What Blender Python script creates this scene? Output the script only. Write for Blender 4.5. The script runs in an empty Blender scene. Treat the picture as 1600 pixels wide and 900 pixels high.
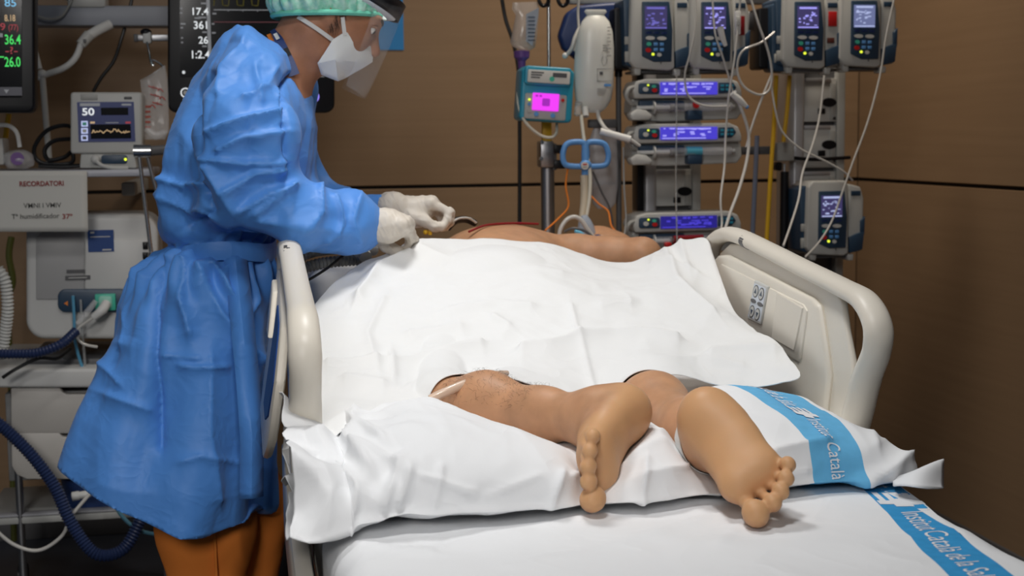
import bpy, bmesh, math, random
import numpy as np
from mathutils import Vector, Matrix
random.seed(7); np.random.seed(7)
SC = bpy.context.scene
COL = SC.collection

# ------------------------------------------------------------------ camera
F_PX = 2200.0
CAM = np.array([0.0, 0.0, 1.36])
YAW, PITCH, ROLL = math.radians(10.6), math.atan((450 - 218) / F_PX), math.radians(0.65)
FWD = np.array([math.sin(YAW) * math.cos(PITCH), math.cos(YAW) * math.cos(PITCH), -math.sin(PITCH)])
R0 = np.array([math.cos(YAW), -math.sin(YAW), 0.0])
U0 = np.cross(R0, FWD)
RGT = R0 * math.cos(ROLL) - U0 * math.sin(ROLL)
UPV = R0 * math.sin(ROLL) + U0 * math.cos(ROLL)
cam_data = bpy.data.cameras.new('camera')
cam = bpy.data.objects.new('camera', cam_data); COL.objects.link(cam)
cam.matrix_world = Matrix(((RGT[0], UPV[0], -FWD[0], CAM[0]), (RGT[1], UPV[1], -FWD[1], CAM[1]),
                           (RGT[2], UPV[2], -FWD[2], CAM[2]), (0, 0, 0, 1)))
cam_data.sensor_width = 36.0
cam_data.lens = F_PX / 1600 * 36.0
cam_data.clip_start = 0.05
cam_data.dof.use_dof = True
cam_data.dof.focus_distance = 2.55
cam_data.dof.aperture_fstop = 5.6
SC.camera = cam

# ------------------------------------------------------------------ light
SC.view_settings.view_transform = 'Standard'
SC.view_settings.look = 'None'
SC.view_settings.exposure = 0.0
SC.view_settings.gamma = 1.0
SC.view_settings.use_curve_mapping = False
W = bpy.data.worlds.new('room_air'); SC.world = W; W.use_nodes = True
W.node_tree.nodes['Background'].inputs[0].default_value = (0.75, 0.85, 1.0, 1)
W.node_tree.nodes['Background'].inputs[1].default_value = 0.045

def area(name, loc, aim, size, power, col, spread=180, size_y=None):
    d = bpy.data.lights.new(name, 'AREA'); d.energy = power; d.color = col
    d.size = size; d.spread = math.radians(spread)
    if size_y: d.shape = 'RECTANGLE'; d.size_y = size_y
    o = bpy.data.objects.new(name, d); COL.objects.link(o); o.location = loc
    o.rotation_euler = (Vector(aim) - Vector(loc)).to_track_quat('-Z', 'Y').to_euler()
    return o
area('examination_light', (0.36, 2.95, 3.0), (0.50, 2.75, 0.9), 0.36, 6.5, (1.0, 0.99, 0.975), 90)
area('ceiling_panel_light', (0.15, 1.35, 3.0), (0.40, 2.40, 0.85), 0.34, 8.0, (1.0, 0.985, 0.965), 110)
area('front_fill_light', (-0.9, -1.6, 2.7), (-0.45, 3.4, 0.5), 1.0, 7.5, (1.0, 0.97, 0.94), 60)  # added fill from behind the camera, brightens the trousers and cart
area('rear_fill_light', (1.35, 3.9, 3.1), (1.5, 4.6, 1.2), 0.5, 12, (1.0, 0.88, 0.74), 120)  # added fill over the background, lifts the brown walls

# ------------------------------------------------------------------ pixel helpers: a photo pixel and a depth plane give a point in the room
def ray(px, py):
    return RGT * ((px - 800) / F_PX) - UPV * ((py - 450) / F_PX) + FWD
def at(px, py, Y):
    d = ray(px, py); return CAM + d * (Y / d[1])
def atx(px, py, X):
    d = ray(px, py); return CAM + d * (X / d[0])
def atz(px, py, z):
    d = ray(px, py); return CAM + d * ((z - CAM[2]) / d[2])
def ppm(Y, px=800):            # pixels per metre at depth plane Y
    return F_PX / (Y / ray(px, 300)[1])

# ------------------------------------------------------------------ materials
def mat(name, col, rough=0.5, metal=0.0, spec=0.5, bump=None, emis=None, trans=0.0, sss=0.0, alpha=1.0, var=None, coat=0.0, sheen=0.0, ior=1.45):
    m = bpy.data.materials.new(name); m.use_nodes = True
    nt = m.node_tree; b = nt.nodes['Principled BSDF']
    b.inputs['Base Color'].default_value = (*col, 1)
    b.inputs['Roughness'].default_value = rough
    b.inputs['Metallic'].default_value = metal
    b.inputs['Specular IOR Level'].default_value = spec
    b.inputs['IOR'].default_value = ior
    b.inputs['Transmission Weight'].default_value = trans
    b.inputs['Alpha'].default_value = alpha
    b.inputs['Coat Weight'].default_value = coat
    b.inputs['Sheen Weight'].default_value = sheen
    if sss:
        b.inputs['Subsurface Weight'].default_value = sss
        b.inputs['Subsurface Radius'].default_value = (0.9, 0.35, 0.2)
        b.inputs['Subsurface Scale'].default_value = 0.006
    if emis:
        b.inputs['Emission Color'].default_value = (*emis[0], 1); b.inputs['Emission Strength'].default_value = emis[1]
    tc = nt.nodes.new('ShaderNodeTexCoord')
    if var:                      # (scale, amount): mottled colour that belongs to the thing itself
        nz = nt.nodes.new('ShaderNodeTexNoise'); nz.inputs['Scale'].default_value = var[0]; nz.inputs['Detail'].default_value = 5
        nt.links.new(tc.outputs['Object'], nz.inputs['Vector'])
        mx = nt.nodes.new('ShaderNodeMix'); mx.data_type = 'RGBA'
        c2 = var[2] if len(var) > 2 else tuple(c * (1 - var[1]) for c in col)
        mx.inputs[6].default_value = (*col, 1); mx.inputs[7].default_value = (*c2, 1)
        mr = nt.nodes.new('ShaderNodeMapRange'); mr.inputs[1].default_value = 0.35; mr.inputs[2].default_value = 0.7
        nt.links.new(nz.outputs['Fac'], mr.inputs[0]); nt.links.new(mr.outputs[0], mx.inputs[0])
        nt.links.new(mx.outputs[2], b.inputs['Base Color'])
    if bump:
        nz = nt.nodes.new('ShaderNodeTexNoise'); nz.inputs['Scale'].default_value = bump[0]; nz.inputs['Detail'].default_value = 6
        nt.links.new(tc.outputs['Object'], nz.inputs['Vector'])
        bp = nt.nodes.new('ShaderNodeBump'); bp.inputs['Strength'].default_value = bump[1]; bp.inputs['Distance'].default_value = bump[2] if len(bump) > 2 else 0.002
        nt.links.new(nz.outputs['Fac'], bp.inputs['Height']); nt.links.new(bp.outputs['Normal'], b.inputs['Normal'])
    return m
def glow(name, col, strength=1.0):
    return mat(name, (0.01, 0.01, 0.012), 0.4, emis=(col, strength))

def srgb(r, g, b):
    f = lambda c: (c / 255 / 12.92) if c / 255 <= 0.04045 else ((c / 255 + 0.055) / 1.055) ** 2.4
    return (f(r), f(g), f(b))

def wood(name, c1, c2, axis):
    m = mat(name, c1, 0.42, spec=0.35); nt = m.node_tree; b = nt.nodes['Principled BSDF']
    tc = nt.nodes.new('ShaderNodeTexCoord'); mp = nt.nodes.new('ShaderNodeMapping')
    mp.inputs['Scale'].default_value = (0.7, 6, 22) if axis == 'x' else (6, 0.7, 22)
    nz = nt.nodes.new('ShaderNodeTexNoise'); nz.inputs['Scale'].default_value = 2.2; nz.inputs['Detail'].default_value = 7
    mx = nt.nodes.new('ShaderNodeMix'); mx.data_type = 'RGBA'
    mx.inputs[6].default_value = (*c1, 1); mx.inputs[7].default_value = (*c2, 1)
    nt.links.new(tc.outputs['Object'], mp.inputs[0]); nt.links.new(mp.outputs[0], nz.inputs['Vector'])
    nt.links.new(nz.outputs['Fac'], mx.inputs[0]); nt.links.new(mx.outputs[2], b.inputs['Base Color'])
    return m

M = {}
M['wall'] = wood('brown_laminate', (0.33, 0.215, 0.125), (0.25, 0.16, 0.09), 'x')
M['wall_side'] = wood('brown_laminate_side', (0.33, 0.215, 0.125), (0.25, 0.16, 0.09), 'y')
M['floor'] = mat('dark_vinyl', (0.030, 0.036, 0.050), 0.45, var=(9, 0.3))
M['groove'] = mat('dark_groove', (0.012, 0.009, 0.007), 0.8)
M['sheet'] = mat('white_drape', (0.775, 0.78, 0.78), 0.75, spec=0.2, bump=(240, 0.10, 0.001), sheen=0.1)
M['linen'] = mat('white_linen', (0.86, 0.87, 0.885), 0.8, spec=0.2, bump=(420, 0.12, 0.0008))
M['band'] = mat('blue_print', srgb(60, 158, 218), 0.75, spec=0.2, var=(60, 0.10))
M['band_light'] = mat('pale_blue_print', srgb(108, 186, 232), 0.75, spec=0.2, var=(60, 0.08))
M['print'] = mat('white_print', (0.82, 0.83, 0.85), 0.8, spec=0.2)
M['rail'] = mat('cream_plastic', (0.74, 0.69, 0.60), 0.38, spec=0.45, bump=(500, 0.06, 0.0006))
M['rail_dark'] = mat('grey_frame', (0.20, 0.19, 0.18), 0.45)
M['gown'] = mat('blue_gown', (0.085, 0.275, 0.72), 0.50, spec=0.4, sheen=0.1, bump=(260, 0.10, 0.0006))
def crumple(m, sc, st, dist):
    nt = m.node_tree; b = nt.nodes['Principled BSDF']; tc = nt.nodes.new('ShaderNodeTexCoord')
    n1 = nt.nodes.new('ShaderNodeTexNoise'); n1.inputs['Scale'].default_value = sc; n1.inputs['Detail'].default_value = 2.0; n1.inputs['Distortion'].default_value = 0.6
    sb = nt.nodes.new('ShaderNodeMath'); sb.operation = 'SUBTRACT'; sb.inputs[1].default_value = 0.5
    ab = nt.nodes.new('ShaderNodeMath'); ab.operation = 'ABSOLUTE'
    bp = nt.nodes.new('ShaderNodeBump'); bp.inputs['Strength'].default_value = st; bp.inputs['Distance'].default_value = dist; bp.invert = True
    nt.links.new(tc.outputs['Object'], n1.inputs['Vector']); nt.links.new(n1.outputs['Fac'], sb.inputs[0]); nt.links.new(sb.outputs[0], ab.inputs[0]); nt.links.new(ab.outputs[0], bp.inputs['Height'])
    if b.inputs['Normal'].links: nt.links.new(b.inputs['Normal'].links[0].from_socket, bp.inputs['Normal'])
    nt.links.new(bp.outputs['Normal'], b.inputs['Normal'])
crumple(M['gown'], 16, 0.22, 0.02)
crumple(M['sheet'], 7, 0.35, 0.03)
crumple(M['linen'], 8, 0.30, 0.025)
M['gown_dark'] = mat('blue_gown_cuff', (0.075, 0.22, 0.60), 0.45, spec=0.4)
M['trouser'] = mat('orange_trousers', (0.85, 0.25, 0.045), 0.8, spec=0.2, bump=(300, 0.25, 0.001))
M['glove'] = mat('latex_glove', (0.66, 0.60, 0.52), 0.45, spec=0.35, bump=(90, 0.12, 0.001))
M['skin'] = mat('skin', (0.56, 0.30, 0.165), 0.48, spec=0.35, sss=0.15, bump=(170, 0.10, 0.001), var=(22, 0.22))
def pale_soles(m, col):
    nt = m.node_tree; b = nt.nodes['Principled BSDF']; src = b.inputs['Base Color'].links[0].from_socket
    at_ = nt.nodes.new('ShaderNodeAttribute'); at_.attribute_name = 'sole'
    mx = nt.nodes.new('ShaderNodeMix'); mx.data_type = 'RGBA'; mx.inputs[7].default_value = (*col, 1)
    nt.links.new(at_.outputs['Fac'], mx.inputs[0]); nt.links.new(src, mx.inputs[6]); nt.links.new(mx.outputs[2], b.inputs['Base Color'])
pale_soles(M['skin'], (0.66, 0.37, 0.185))
M['skin_face'] = mat('skin_clinician', (0.40, 0.185, 0.105), 0.5, spec=0.35, sss=0.15, bump=(200, 0.08, 0.001), var=(30, 0.2))
M['cap'] = mat('green_cap', (0.22, 0.62, 0.47), 0.7, spec=0.2, alpha=0.93, var=(70, 0.3, (0.55, 0.80, 0.70)))
M['cap_band'] = mat('green_cap_elastic', (0.16, 0.55, 0.41), 0.7, spec=0.2)
M['mask'] = mat('white_mask', (0.76, 0.77, 0.76), 0.8, spec=0.2, bump=(220, 0.1, 0.001))
M['strap'] = mat('white_strap', (0.66, 0.64, 0.60), 0.8)
M['hair'] = mat('dark_hair', (0.03, 0.02, 0.015), 0.6)
M['black'] = mat('black_plastic', (0.010, 0.010, 0.012), 0.35, spec=0.3)
M['gloss'] = mat('glossy_screen', (0.006, 0.006, 0.008), 0.12, spec=0.5)
M['grey'] = mat('grey_plastic', (0.40, 0.40, 0.38), 0.45)
M['lgrey'] = mat('light_grey_plastic', (0.58, 0.58, 0.555), 0.42)
M['pump'] = mat('pump_grey', (0.50, 0.50, 0.475), 0.4)
M['white'] = mat('white_plastic', (0.72, 0.72, 0.70), 0.4)
M['dgrey'] = mat('dark_grey_plastic', (0.10, 0.10, 0.105), 0.45)
M['navy'] = mat('navy_plastic', (0.025, 0.055, 0.10), 0.4)
M['navy_hose'] = mat('navy_hose', (0.020, 0.035, 0.10), 0.4)
M['chrome'] = mat('chrome', (0.72, 0.72, 0.72), 0.22, metal=1.0)
M['steel'] = mat('brushed_steel', (0.42, 0.42, 0.43), 0.38, metal=1.0)
M['alu'] = mat('aluminium', (0.50, 0.50, 0.52), 0.45, metal=0.6)
M['teal'] = mat('teal_plastic', (0.03, 0.30, 0.44), 0.3, spec=0.6)
M['blue'] = mat('blue_plastic', (0.12, 0.32, 0.68), 0.4)
M['dblue'] = mat('dark_blue_plastic', (0.015, 0.035, 0.13), 0.4)
M['deepblue'] = mat('deep_blue_print', (0.012, 0.055, 0.22), 0.5)
M['green'] = mat('green_plastic', (0.07, 0.50, 0.36), 0.4)
M['red'] = mat('red_plastic', (0.55, 0.015, 0.015), 0.4)
M['orange'] = mat('orange_plastic', (0.75, 0.22, 0.03), 0.4)
M['yellow'] = mat('yellow_plastic', (0.72, 0.42, 0.02), 0.4)
M['purple'] = mat('purple_plastic', (0.16, 0.07, 0.26), 0.35)
M['paper'] = mat('paper', (0.62, 0.61, 0.57), 0.8, spec=0.2)
M['poster'] = mat('poster_blue', (0.03, 0.25, 0.60), 0.6)
M['bag'] = mat('milky_bag', (0.74, 0.745, 0.70), 0.3, spec=0.5, sss=0.05)
M['tube'] = mat('milky_tube', (0.60, 0.585, 0.55), 0.3, spec=0.5, coat=0.3)
M['tube_clear'] = mat('clear_tube', (0.80, 0.82, 0.82), 0.08, trans=0.75, ior=1.3)
M['film'] = mat('clear_film', (0.86, 0.86, 0.86), 0.12, alpha=0.28, spec=0.6)
M['visor'] = mat('clear_visor', (0.85, 0.88, 0.90), 0.05, alpha=0.055, spec=0.6)
M['cable'] = mat('black_cable', (0.008, 0.008, 0.009), 0.4)
M['cream_cable'] = mat('cream_cable', (0.60, 0.57, 0.48), 0.4)
M['hose'] = mat('grey_hose', (0.24, 0.24, 0.235), 0.4)
M['led_yellow'] = glow('led_yellow', (0.85, 1.0, 0.05), 1.2)
M['led_white'] = glow('led_white', (0.85, 0.88, 0.9), 0.85)
M['led_green'] = glow('led_green', (0.05, 0.75, 0.12), 0.9)
M['led_red'] = glow('led_red', (0.75, 0.06, 0.09), 0.35)
M['led_tan'] = glow('led_tan', (0.70, 0.48, 0.26), 0.7)
M['led_blue'] = glow('led_blue', (0.20, 0.55, 0.85), 0.8)
M['led_violet'] = glow('led_violet', (0.33, 0.26, 1.0), 1.0)
M['pad_face'] = mat('pad_face', (0.66, 0.71, 0.78), 0.4)
M['dark_red'] = mat('dark_red', (0.26, 0.012, 0.016), 0.4)
M['led_faint_red'] = glow('led_faint_red', (0.30, 0.03, 0.05), 0.2)
M['led_dim'] = glow('led_dim', (0.35, 0.36, 0.38), 0.4)
M['wave'] = glow('wave_olive', (0.35, 0.30, 0.04), 0.14)
M['lcd_blue'] = glow('lcd_blue', srgb(72, 62, 200), 1.0)
M['lcd_deep'] = glow('lcd_deep', srgb(38, 32, 130), 0.9)
M['lcd_pale'] = glow('lcd_pale', srgb(165, 160, 250), 1.0)
M['lcd_dim'] = glow('lcd_dim', srgb(64, 58, 100), 0.9)
M['lcd_dim_pale'] = glow('lcd_dim_pale', srgb(110, 104, 190), 0.95)
M['lcd_white'] = glow('lcd_white', srgb(175, 185, 225), 1.0)
M['lcd_white_dark'] = glow('lcd_white_dark', srgb(110, 118, 160), 0.9)
M['lcd_pink'] = glow('lcd_pink', srgb(235, 60, 240), 1.1)
M['lcd_pink_dark'] = glow('lcd_pink_dark', srgb(170, 40, 190), 0.9)
M['lcd_navy'] = glow('lcd_navy', srgb(24, 36, 84), 0.55)

# ------------------------------------------------------------------ mesh builders
class MB:
    """collects shapes (world coordinates) into one mesh with several materials"""
    def __init__(s): s.v = []; s.f = []; s.m = []; s.mats = []; s.n = 0
    def mi(s, m):
        m = M[m] if isinstance(m, str) else m
        if m not in s.mats: s.mats.append(m)
        return s.mats.index(m)
    def add(s, v, f, m):
        v = np.asarray(v, float).reshape(-1, 3); k = s.mi(m)
        s.v.append(v); s.f += [tuple(int(i) + s.n for i in q) for q in f]; s.m += [k] * len(f); s.n += len(v)
        return s
    def box(s, lo, hi, m, bev=0.0, seg=2, rot=None, piv=None):
        lo, hi = np.minimum(lo, hi), np.maximum(lo, hi)
        bm = bmesh.new(); bmesh.ops.create_cube(bm, size=1.0)
        c = (lo + hi) / 2; d = hi - lo
        for v in bm.verts: v.co = Vector(c + np.array(v.co) * d)
        bev = min(bev, 0.49 * float(d.min()))
        if bev > 0: bmesh.ops.bevel(bm, geom=list(bm.edges), offset=bev, segments=seg, profile=0.5, affect='EDGES', clamp_overlap=True)
        return s.bm(bm, m, rot, piv if piv is not None else c)
    def bm(s, bm, m, rot=None, piv=None):
        bm.verts.index_update()
        v = np.array([list(q.co) for q in bm.verts]); f = [[q.index for q in p.verts] for p in bm.faces]; bm.free()
        if rot is not None:
            R = np.array(rot); v = (v - piv) @ R.T + piv
        return s.add(v, f, m)
    def prism(s, poly, m, plane, d0, d1, bev=0.0, seg=2):
        """poly: 2D outline; plane 'xz' (extruded along y), 'yz' (along x), 'xy' (along z)"""
        def P(a, b, d): return {'xz': (a, d, b), 'yz': (d, a, b), 'xy': (a, b, d)}[plane]
        bm = bmesh.new()
        vs = [bm.verts.new(P(a, b, d0)) for a, b in poly]; f = bm.faces.new(vs)
        r = bmesh.ops.extrude_face_region(bm, geom=[f]); nv = [g for g in r['geom'] if isinstance(g, bmesh.types.BMVert)]
        for v in nv:
            q = list(v.co); q[{'xz': 1, 'yz': 0, 'xy': 2}[plane]] = d1; v.co = q
        bmesh.ops.recalc_face_normals(bm, faces=list(bm.faces))
        if bev > 0:
            ed = [e for e in bm.edges if len(e.link_faces) == 2 and e.calc_face_angle(0) > 0.6]
            bmesh.ops.bevel(bm, geom=ed, offset=bev, segments=seg, profile=0.5, affect='EDGES', clamp_overlap=True)
        return s.bm(bm, m)
    def tube(s, pts, r, m, seg=10, smooth=6, closed=False, caps=True, flat=None, ring=None):
        """swept tube through control points; r may be a list; ring=(period, amp) corrugates"""
        p = np.asarray(pts, float)
        rr = np.full(len(p), r, float) if np.isscalar(r) else np.asarray(r, float)
        if smooth and len(p) > 2: p, rr = catmull(p, rr, smooth, closed)
        if ring:
            L = np.r_[0, np.cumsum(np.linalg.norm(np.diff(p, axis=0), axis=1))]
            n = max(int(L[-1] / ring[0] * 4), 8); t = np.linspace(0, L[-1], n)
            p = np.stack([np.interp(t, L, p[:, k]) for k in range(3)], 1); rr = np.interp(t, L, rr)
            rr = rr + np.array([0, ring[1], 0, -ring[1]])[np.arange(n) % 4]
        n = len(p)
        T = np.gradient(p, axis=0) if not closed else (np.roll(p, -1, 0) - np.roll(p, 1, 0))
        T /= np.linalg.norm(T, axis=1)[:, None] + 1e-12
        u = np.cross(T[0], [0.13, 0.31, 1.0]); u /= np.linalg.norm(u)
        V = []
        an = np.linspace(0, 2 * math.pi, seg, endpoint=False)
        for i in range(n):
            u = u - T[i] * np.dot(u, T[i]); u /= np.linalg.norm(u) + 1e-12
            w = np.cross(T[i], u)
            V.append(p[i] + rr[i] * (np.cos(an)[:, None] * u + np.sin(an)[:, None] * w))
        V = np.concatenate(V); F = []
        for i in range(n if closed else n - 1):
            a, b = i * seg, ((i + 1) % n) * seg
            for k in range(seg):
                k2 = (k + 1) % seg; F.append((a + k, a + k2, b + k2, b + k))
        if caps and not closed: F.append(tuple(range(seg - 1, -1, -1))); F.append(tuple(range((n - 1) * seg, n * seg)))
        return s.add(V, F, m)
    def cyl(s, a, b, r, m, r2=None, seg=20): return s.tube([a, b], [r, r if r2 is None else r2], m, seg, smooth=0)
    def lathe(s, base, prof, m, axis=(0, 0, 1), seg=24):
        base = np.array(base, float); ax = np.array(axis, float); ax /= np.linalg.norm(ax)
        return s.tube([base + ax * h for h, _ in prof], [r for _, r in prof], m, seg, smooth=0)
    def ball(s, c, r, m, seg=16):
        bm = bmesh.new(); bmesh.ops.create_uvsphere(bm, u_segments=seg, v_segments=seg // 2 + 2, radius=1.0)
        r = np.full(3, r) if np.isscalar(r) else np.array(r)
        for v in bm.verts: v.co = Vector(np.array(c) + np.array(v.co) * r)
        return s.bm(bm, m)
    def grid(s, P, m, closed_u=False):
        P = np.asarray(P, float); n, k = P.shape[:2]; F = []
        for i in range(n - 1):
            for j in range(k if closed_u else k - 1):
                j2 = (j + 1) % k; F.append((i * k + j, i * k + j2, (i + 1) * k + j2, (i + 1) * k + j))
        return s.add(P.reshape(-1, 3), F, m)
    def text(s, txt, m, x0, z0, h, Y, plane=None, squeeze=1.0, depth=0.0004, align='LEFT', bold=0.0):
        """flat lettering on a front face: left end x0, baseline z0, capital height h"""
        v, f = text_mesh(txt, h, align, bold)
        if len(v): s.add(np.stack([x0 + v[:, 0] * squeeze, np.full(len(v), Y), z0 + v[:, 1]], 1), f, m)
        return s

def catmull(p, r, k, closed=False):
    n = len(p); out = []; ro = []
    rng = range(n) if closed else range(n - 1)
    for i in rng:
        if closed: a, b, c, d = p[(i - 1) % n], p[i], p[(i + 1) % n], p[(i + 2) % n]; r0, r1 = r[i], r[(i + 1) % n]
        else: a, b, c, d = p[max(i - 1, 0)], p[i], p[i + 1], p[min(i + 2, n - 1)]; r0, r1 = r[i], r[i + 1]
        for t in np.linspace(0, 1, k, endpoint=False):
            out.append(0.5 * ((2 * b) + (c - a) * t + (2 * a - 5 * b + 4 * c - d) * t * t + (3 * b - a - 3 * c + d) * t ** 3)); ro.append(r0 + (r1 - r0) * t)
    if not closed: out.append(p[-1]); ro.append(r[-1])
    return np.array(out), np.array(ro)

_tcache = {}
def text_mesh(txt, h, align='LEFT', bold=0.0, shear=0.0):
    key = (txt, align, bold, shear)
    if key not in _tcache:
        cu = bpy.data.curves.new('lettering', 'FONT'); cu.body = txt; cu.size = 1.0; cu.align_x = align; cu.offset = bold; cu.shear = shear; cu.resolution_u = 4
        o = bpy.data.objects.new('lettering', cu); COL.objects.link(o)
        dg = bpy.context.evaluated_depsgraph_get(); me = bpy.data.meshes.new_from_object(o.evaluated_get(dg))
        _tcache[key] = (np.array([list(v.co) for v in me.vertices]).reshape(-1, 3), [list(p.vertices) for p in me.polygons])
        bpy.data.objects.remove(o); bpy.data.curves.remove(cu); bpy.data.meshes.remove(me)
    v, f = _tcache[key]
    return v * (h / 0.70), f

def mesh_np(name, v, f, mats, mi=None, sharp=None):
    """v (n,3); f list of index tuples or (m,4) array"""
    me = bpy.data.meshes.new(name)
    if isinstance(f, np.ndarray):
        me.vertices.add(len(v)); me.vertices.foreach_set('co', np.asarray(v, np.float32).ravel())
        k = f.shape[1]; me.loops.add(f.size); me.loops.foreach_set('vertex_index', f.astype(np.int32).ravel())
        me.polygons.add(len(f)); me.polygons.foreach_set('loop_start', np.arange(0, f.size, k, dtype=np.int32))
        me.update(calc_edges=True)
    else:
        me.from_pydata([tuple(q) for q in v], [], f); me.update()
    for m in mats: me.materials.append(M[m] if isinstance(m, str) else m)
    if mi is not None: me.polygons.foreach_set('material_index', np.asarray(mi, np.int32))
    me.polygons.foreach_set('use_smooth', np.ones(len(me.polygons), bool))
    if sharp: me.set_sharp_from_angle(angle=math.radians(sharp))
    me.update()
    return me

def origin(o):
    p = np.zeros(3)
    while o is not None: p = p + np.array(o.location); o = o.parent
    return p
def obj(name, b, parent=None, m=None, sharp=38, loc=None):
    """links ONE mesh object built from an MB (or a (v, f) pair with material m), given in room coordinates"""
    if isinstance(b, MB): v, f, mats, mi = np.concatenate(b.v), b.f, b.mats, b.m
    else: v, f = b; mats, mi = [m], None
    base = origin(parent) if parent is not None else (np.array(loc, float) if loc is not None else np.array([(v[:, 0].min() + v[:, 0].max()) / 2, (v[:, 1].min() + v[:, 1].max()) / 2, v[:, 2].min()]))
    o = bpy.data.objects.new(name, mesh_np(name, v - base, f, mats, mi, sharp)); COL.objects.link(o)
    if parent is not None: o.parent = parent
    else: o.location = base
    return o
def tag(o, label, cat, group=None):
    o['label'] = label; o['category'] = cat
    if group: o['group'] = group
    return o
def thing(name, label, cat, loc, group=None):
    o = bpy.data.objects.new(name, None); COL.objects.link(o); o.location = tuple(float(c) for c in loc); o.empty_display_size = 0.05
    return tag(o, label, cat, group)
def struct(name, b):
    o = obj(name, b, loc=(0, 0, 0)); o['kind'] = 'structure'; return o
def dup(root, delta, label, group=None):
    kids = {}
    for o in bpy.data.objects:
        if o.parent: kids.setdefault(o.parent.name, []).append(o)
    r = root.copy(); COL.objects.link(r); r.location = Vector(root.location) + Vector([float(c) for c in delta]); r['label'] = label
    if group: r['group'] = group
    def rec(a, b):
        for ch in kids.get(a.name, []):
            c = ch.copy(); COL.objects.link(c); c.parent = b; rec(ch, c)
    rec(root, r)
    return r
def child(root, name):
    return [c for c in bpy.data.objects if c.parent == root and c.name.split('.')[0] == name]

# ------------------------------------------------------------------ noise and implicit surfaces
def vnoise(x, y, z, seed=0):
    xi, yi, zi = np.floor(x), np.floor(y), np.floor(z)
    fx, fy, fz = x - xi, y - yi, z - zi
    fx = fx * fx * (3 - 2 * fx); fy = fy * fy * (3 - 2 * fy); fz = fz * fz * (3 - 2 * fz)
    xi = xi.astype(np.int64); yi = yi.astype(np.int64); zi = zi.astype(np.int64)
    def h(a, b, c):
        n = (a * 374761393 + b * 668265263 + c * 2147483647 + seed * 974711) & 0xffffffff
        n = ((n ^ (n >> 13)) * 1274126177) & 0xffffffff
        n = (n ^ (n >> 16)) & 0xffff
        return n / 65535.0
    l = lambda a, b, t: a + (b - a) * t
    return l(l(l(h(xi, yi, zi), h(xi + 1, yi, zi), fx), l(h(xi, yi + 1, zi), h(xi + 1, yi + 1, zi), fx), fy),
             l(l(h(xi, yi, zi + 1), h(xi + 1, yi, zi + 1), fx), l(h(xi, yi + 1, zi + 1), h(xi + 1, yi + 1, zi + 1), fx), fy), fz)
def ridge(x, y, z, seed=0): return 1 - np.abs(2 * vnoise(x, y, z, seed) - 1) * 1.6

def cap(P, a, b, ra, rb=None):
    rb = ra if rb is None else rb
    a = np.asarray(a, np.float32); ba = np.asarray(b, np.float32) - a; L = float(ba @ ba) + 1e-9
    q = [P[i] - a[i] for i in range(3)]
    t = np.clip((q[0] * ba[0] + q[1] * ba[1] + q[2] * ba[2]) / L, 0, 1)
    return np.sqrt(sum((q[i] - t * ba[i]) ** 2 for i in range(3))) - (ra + (rb - ra) * t)
def ell(P, c, r, ax=None):
    q = [P[i] - c[i] for i in range(3)]
    if ax is not None: q = [q[0] * ax[k][0] + q[1] * ax[k][1] + q[2] * ax[k][2] for k in range(3)]
    k0 = np.sqrt(sum((q[i] / r[i]) ** 2 for i in range(3))); k1 = np.sqrt(sum((q[i] / r[i] ** 2) ** 2 for i in range(3))) + 1e-9
    return k0 * (k0 - 1) / k1
def smin(a, b, k):
    h = np.maximum(k - np.abs(a - b), 0) / k
    return np.minimum(a, b) - h * h * k * 0.25
def smax(a, b, k): return -smin(-a, -b, k)
def chain(P, pts, rs, k=0.02):
    d = None
    for i in range(len(pts) - 1):
        c = cap(P, pts[i], pts[i + 1], rs[i], rs[i + 1]); d = c if d is None else smin(d, c, k)
    return d

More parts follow.
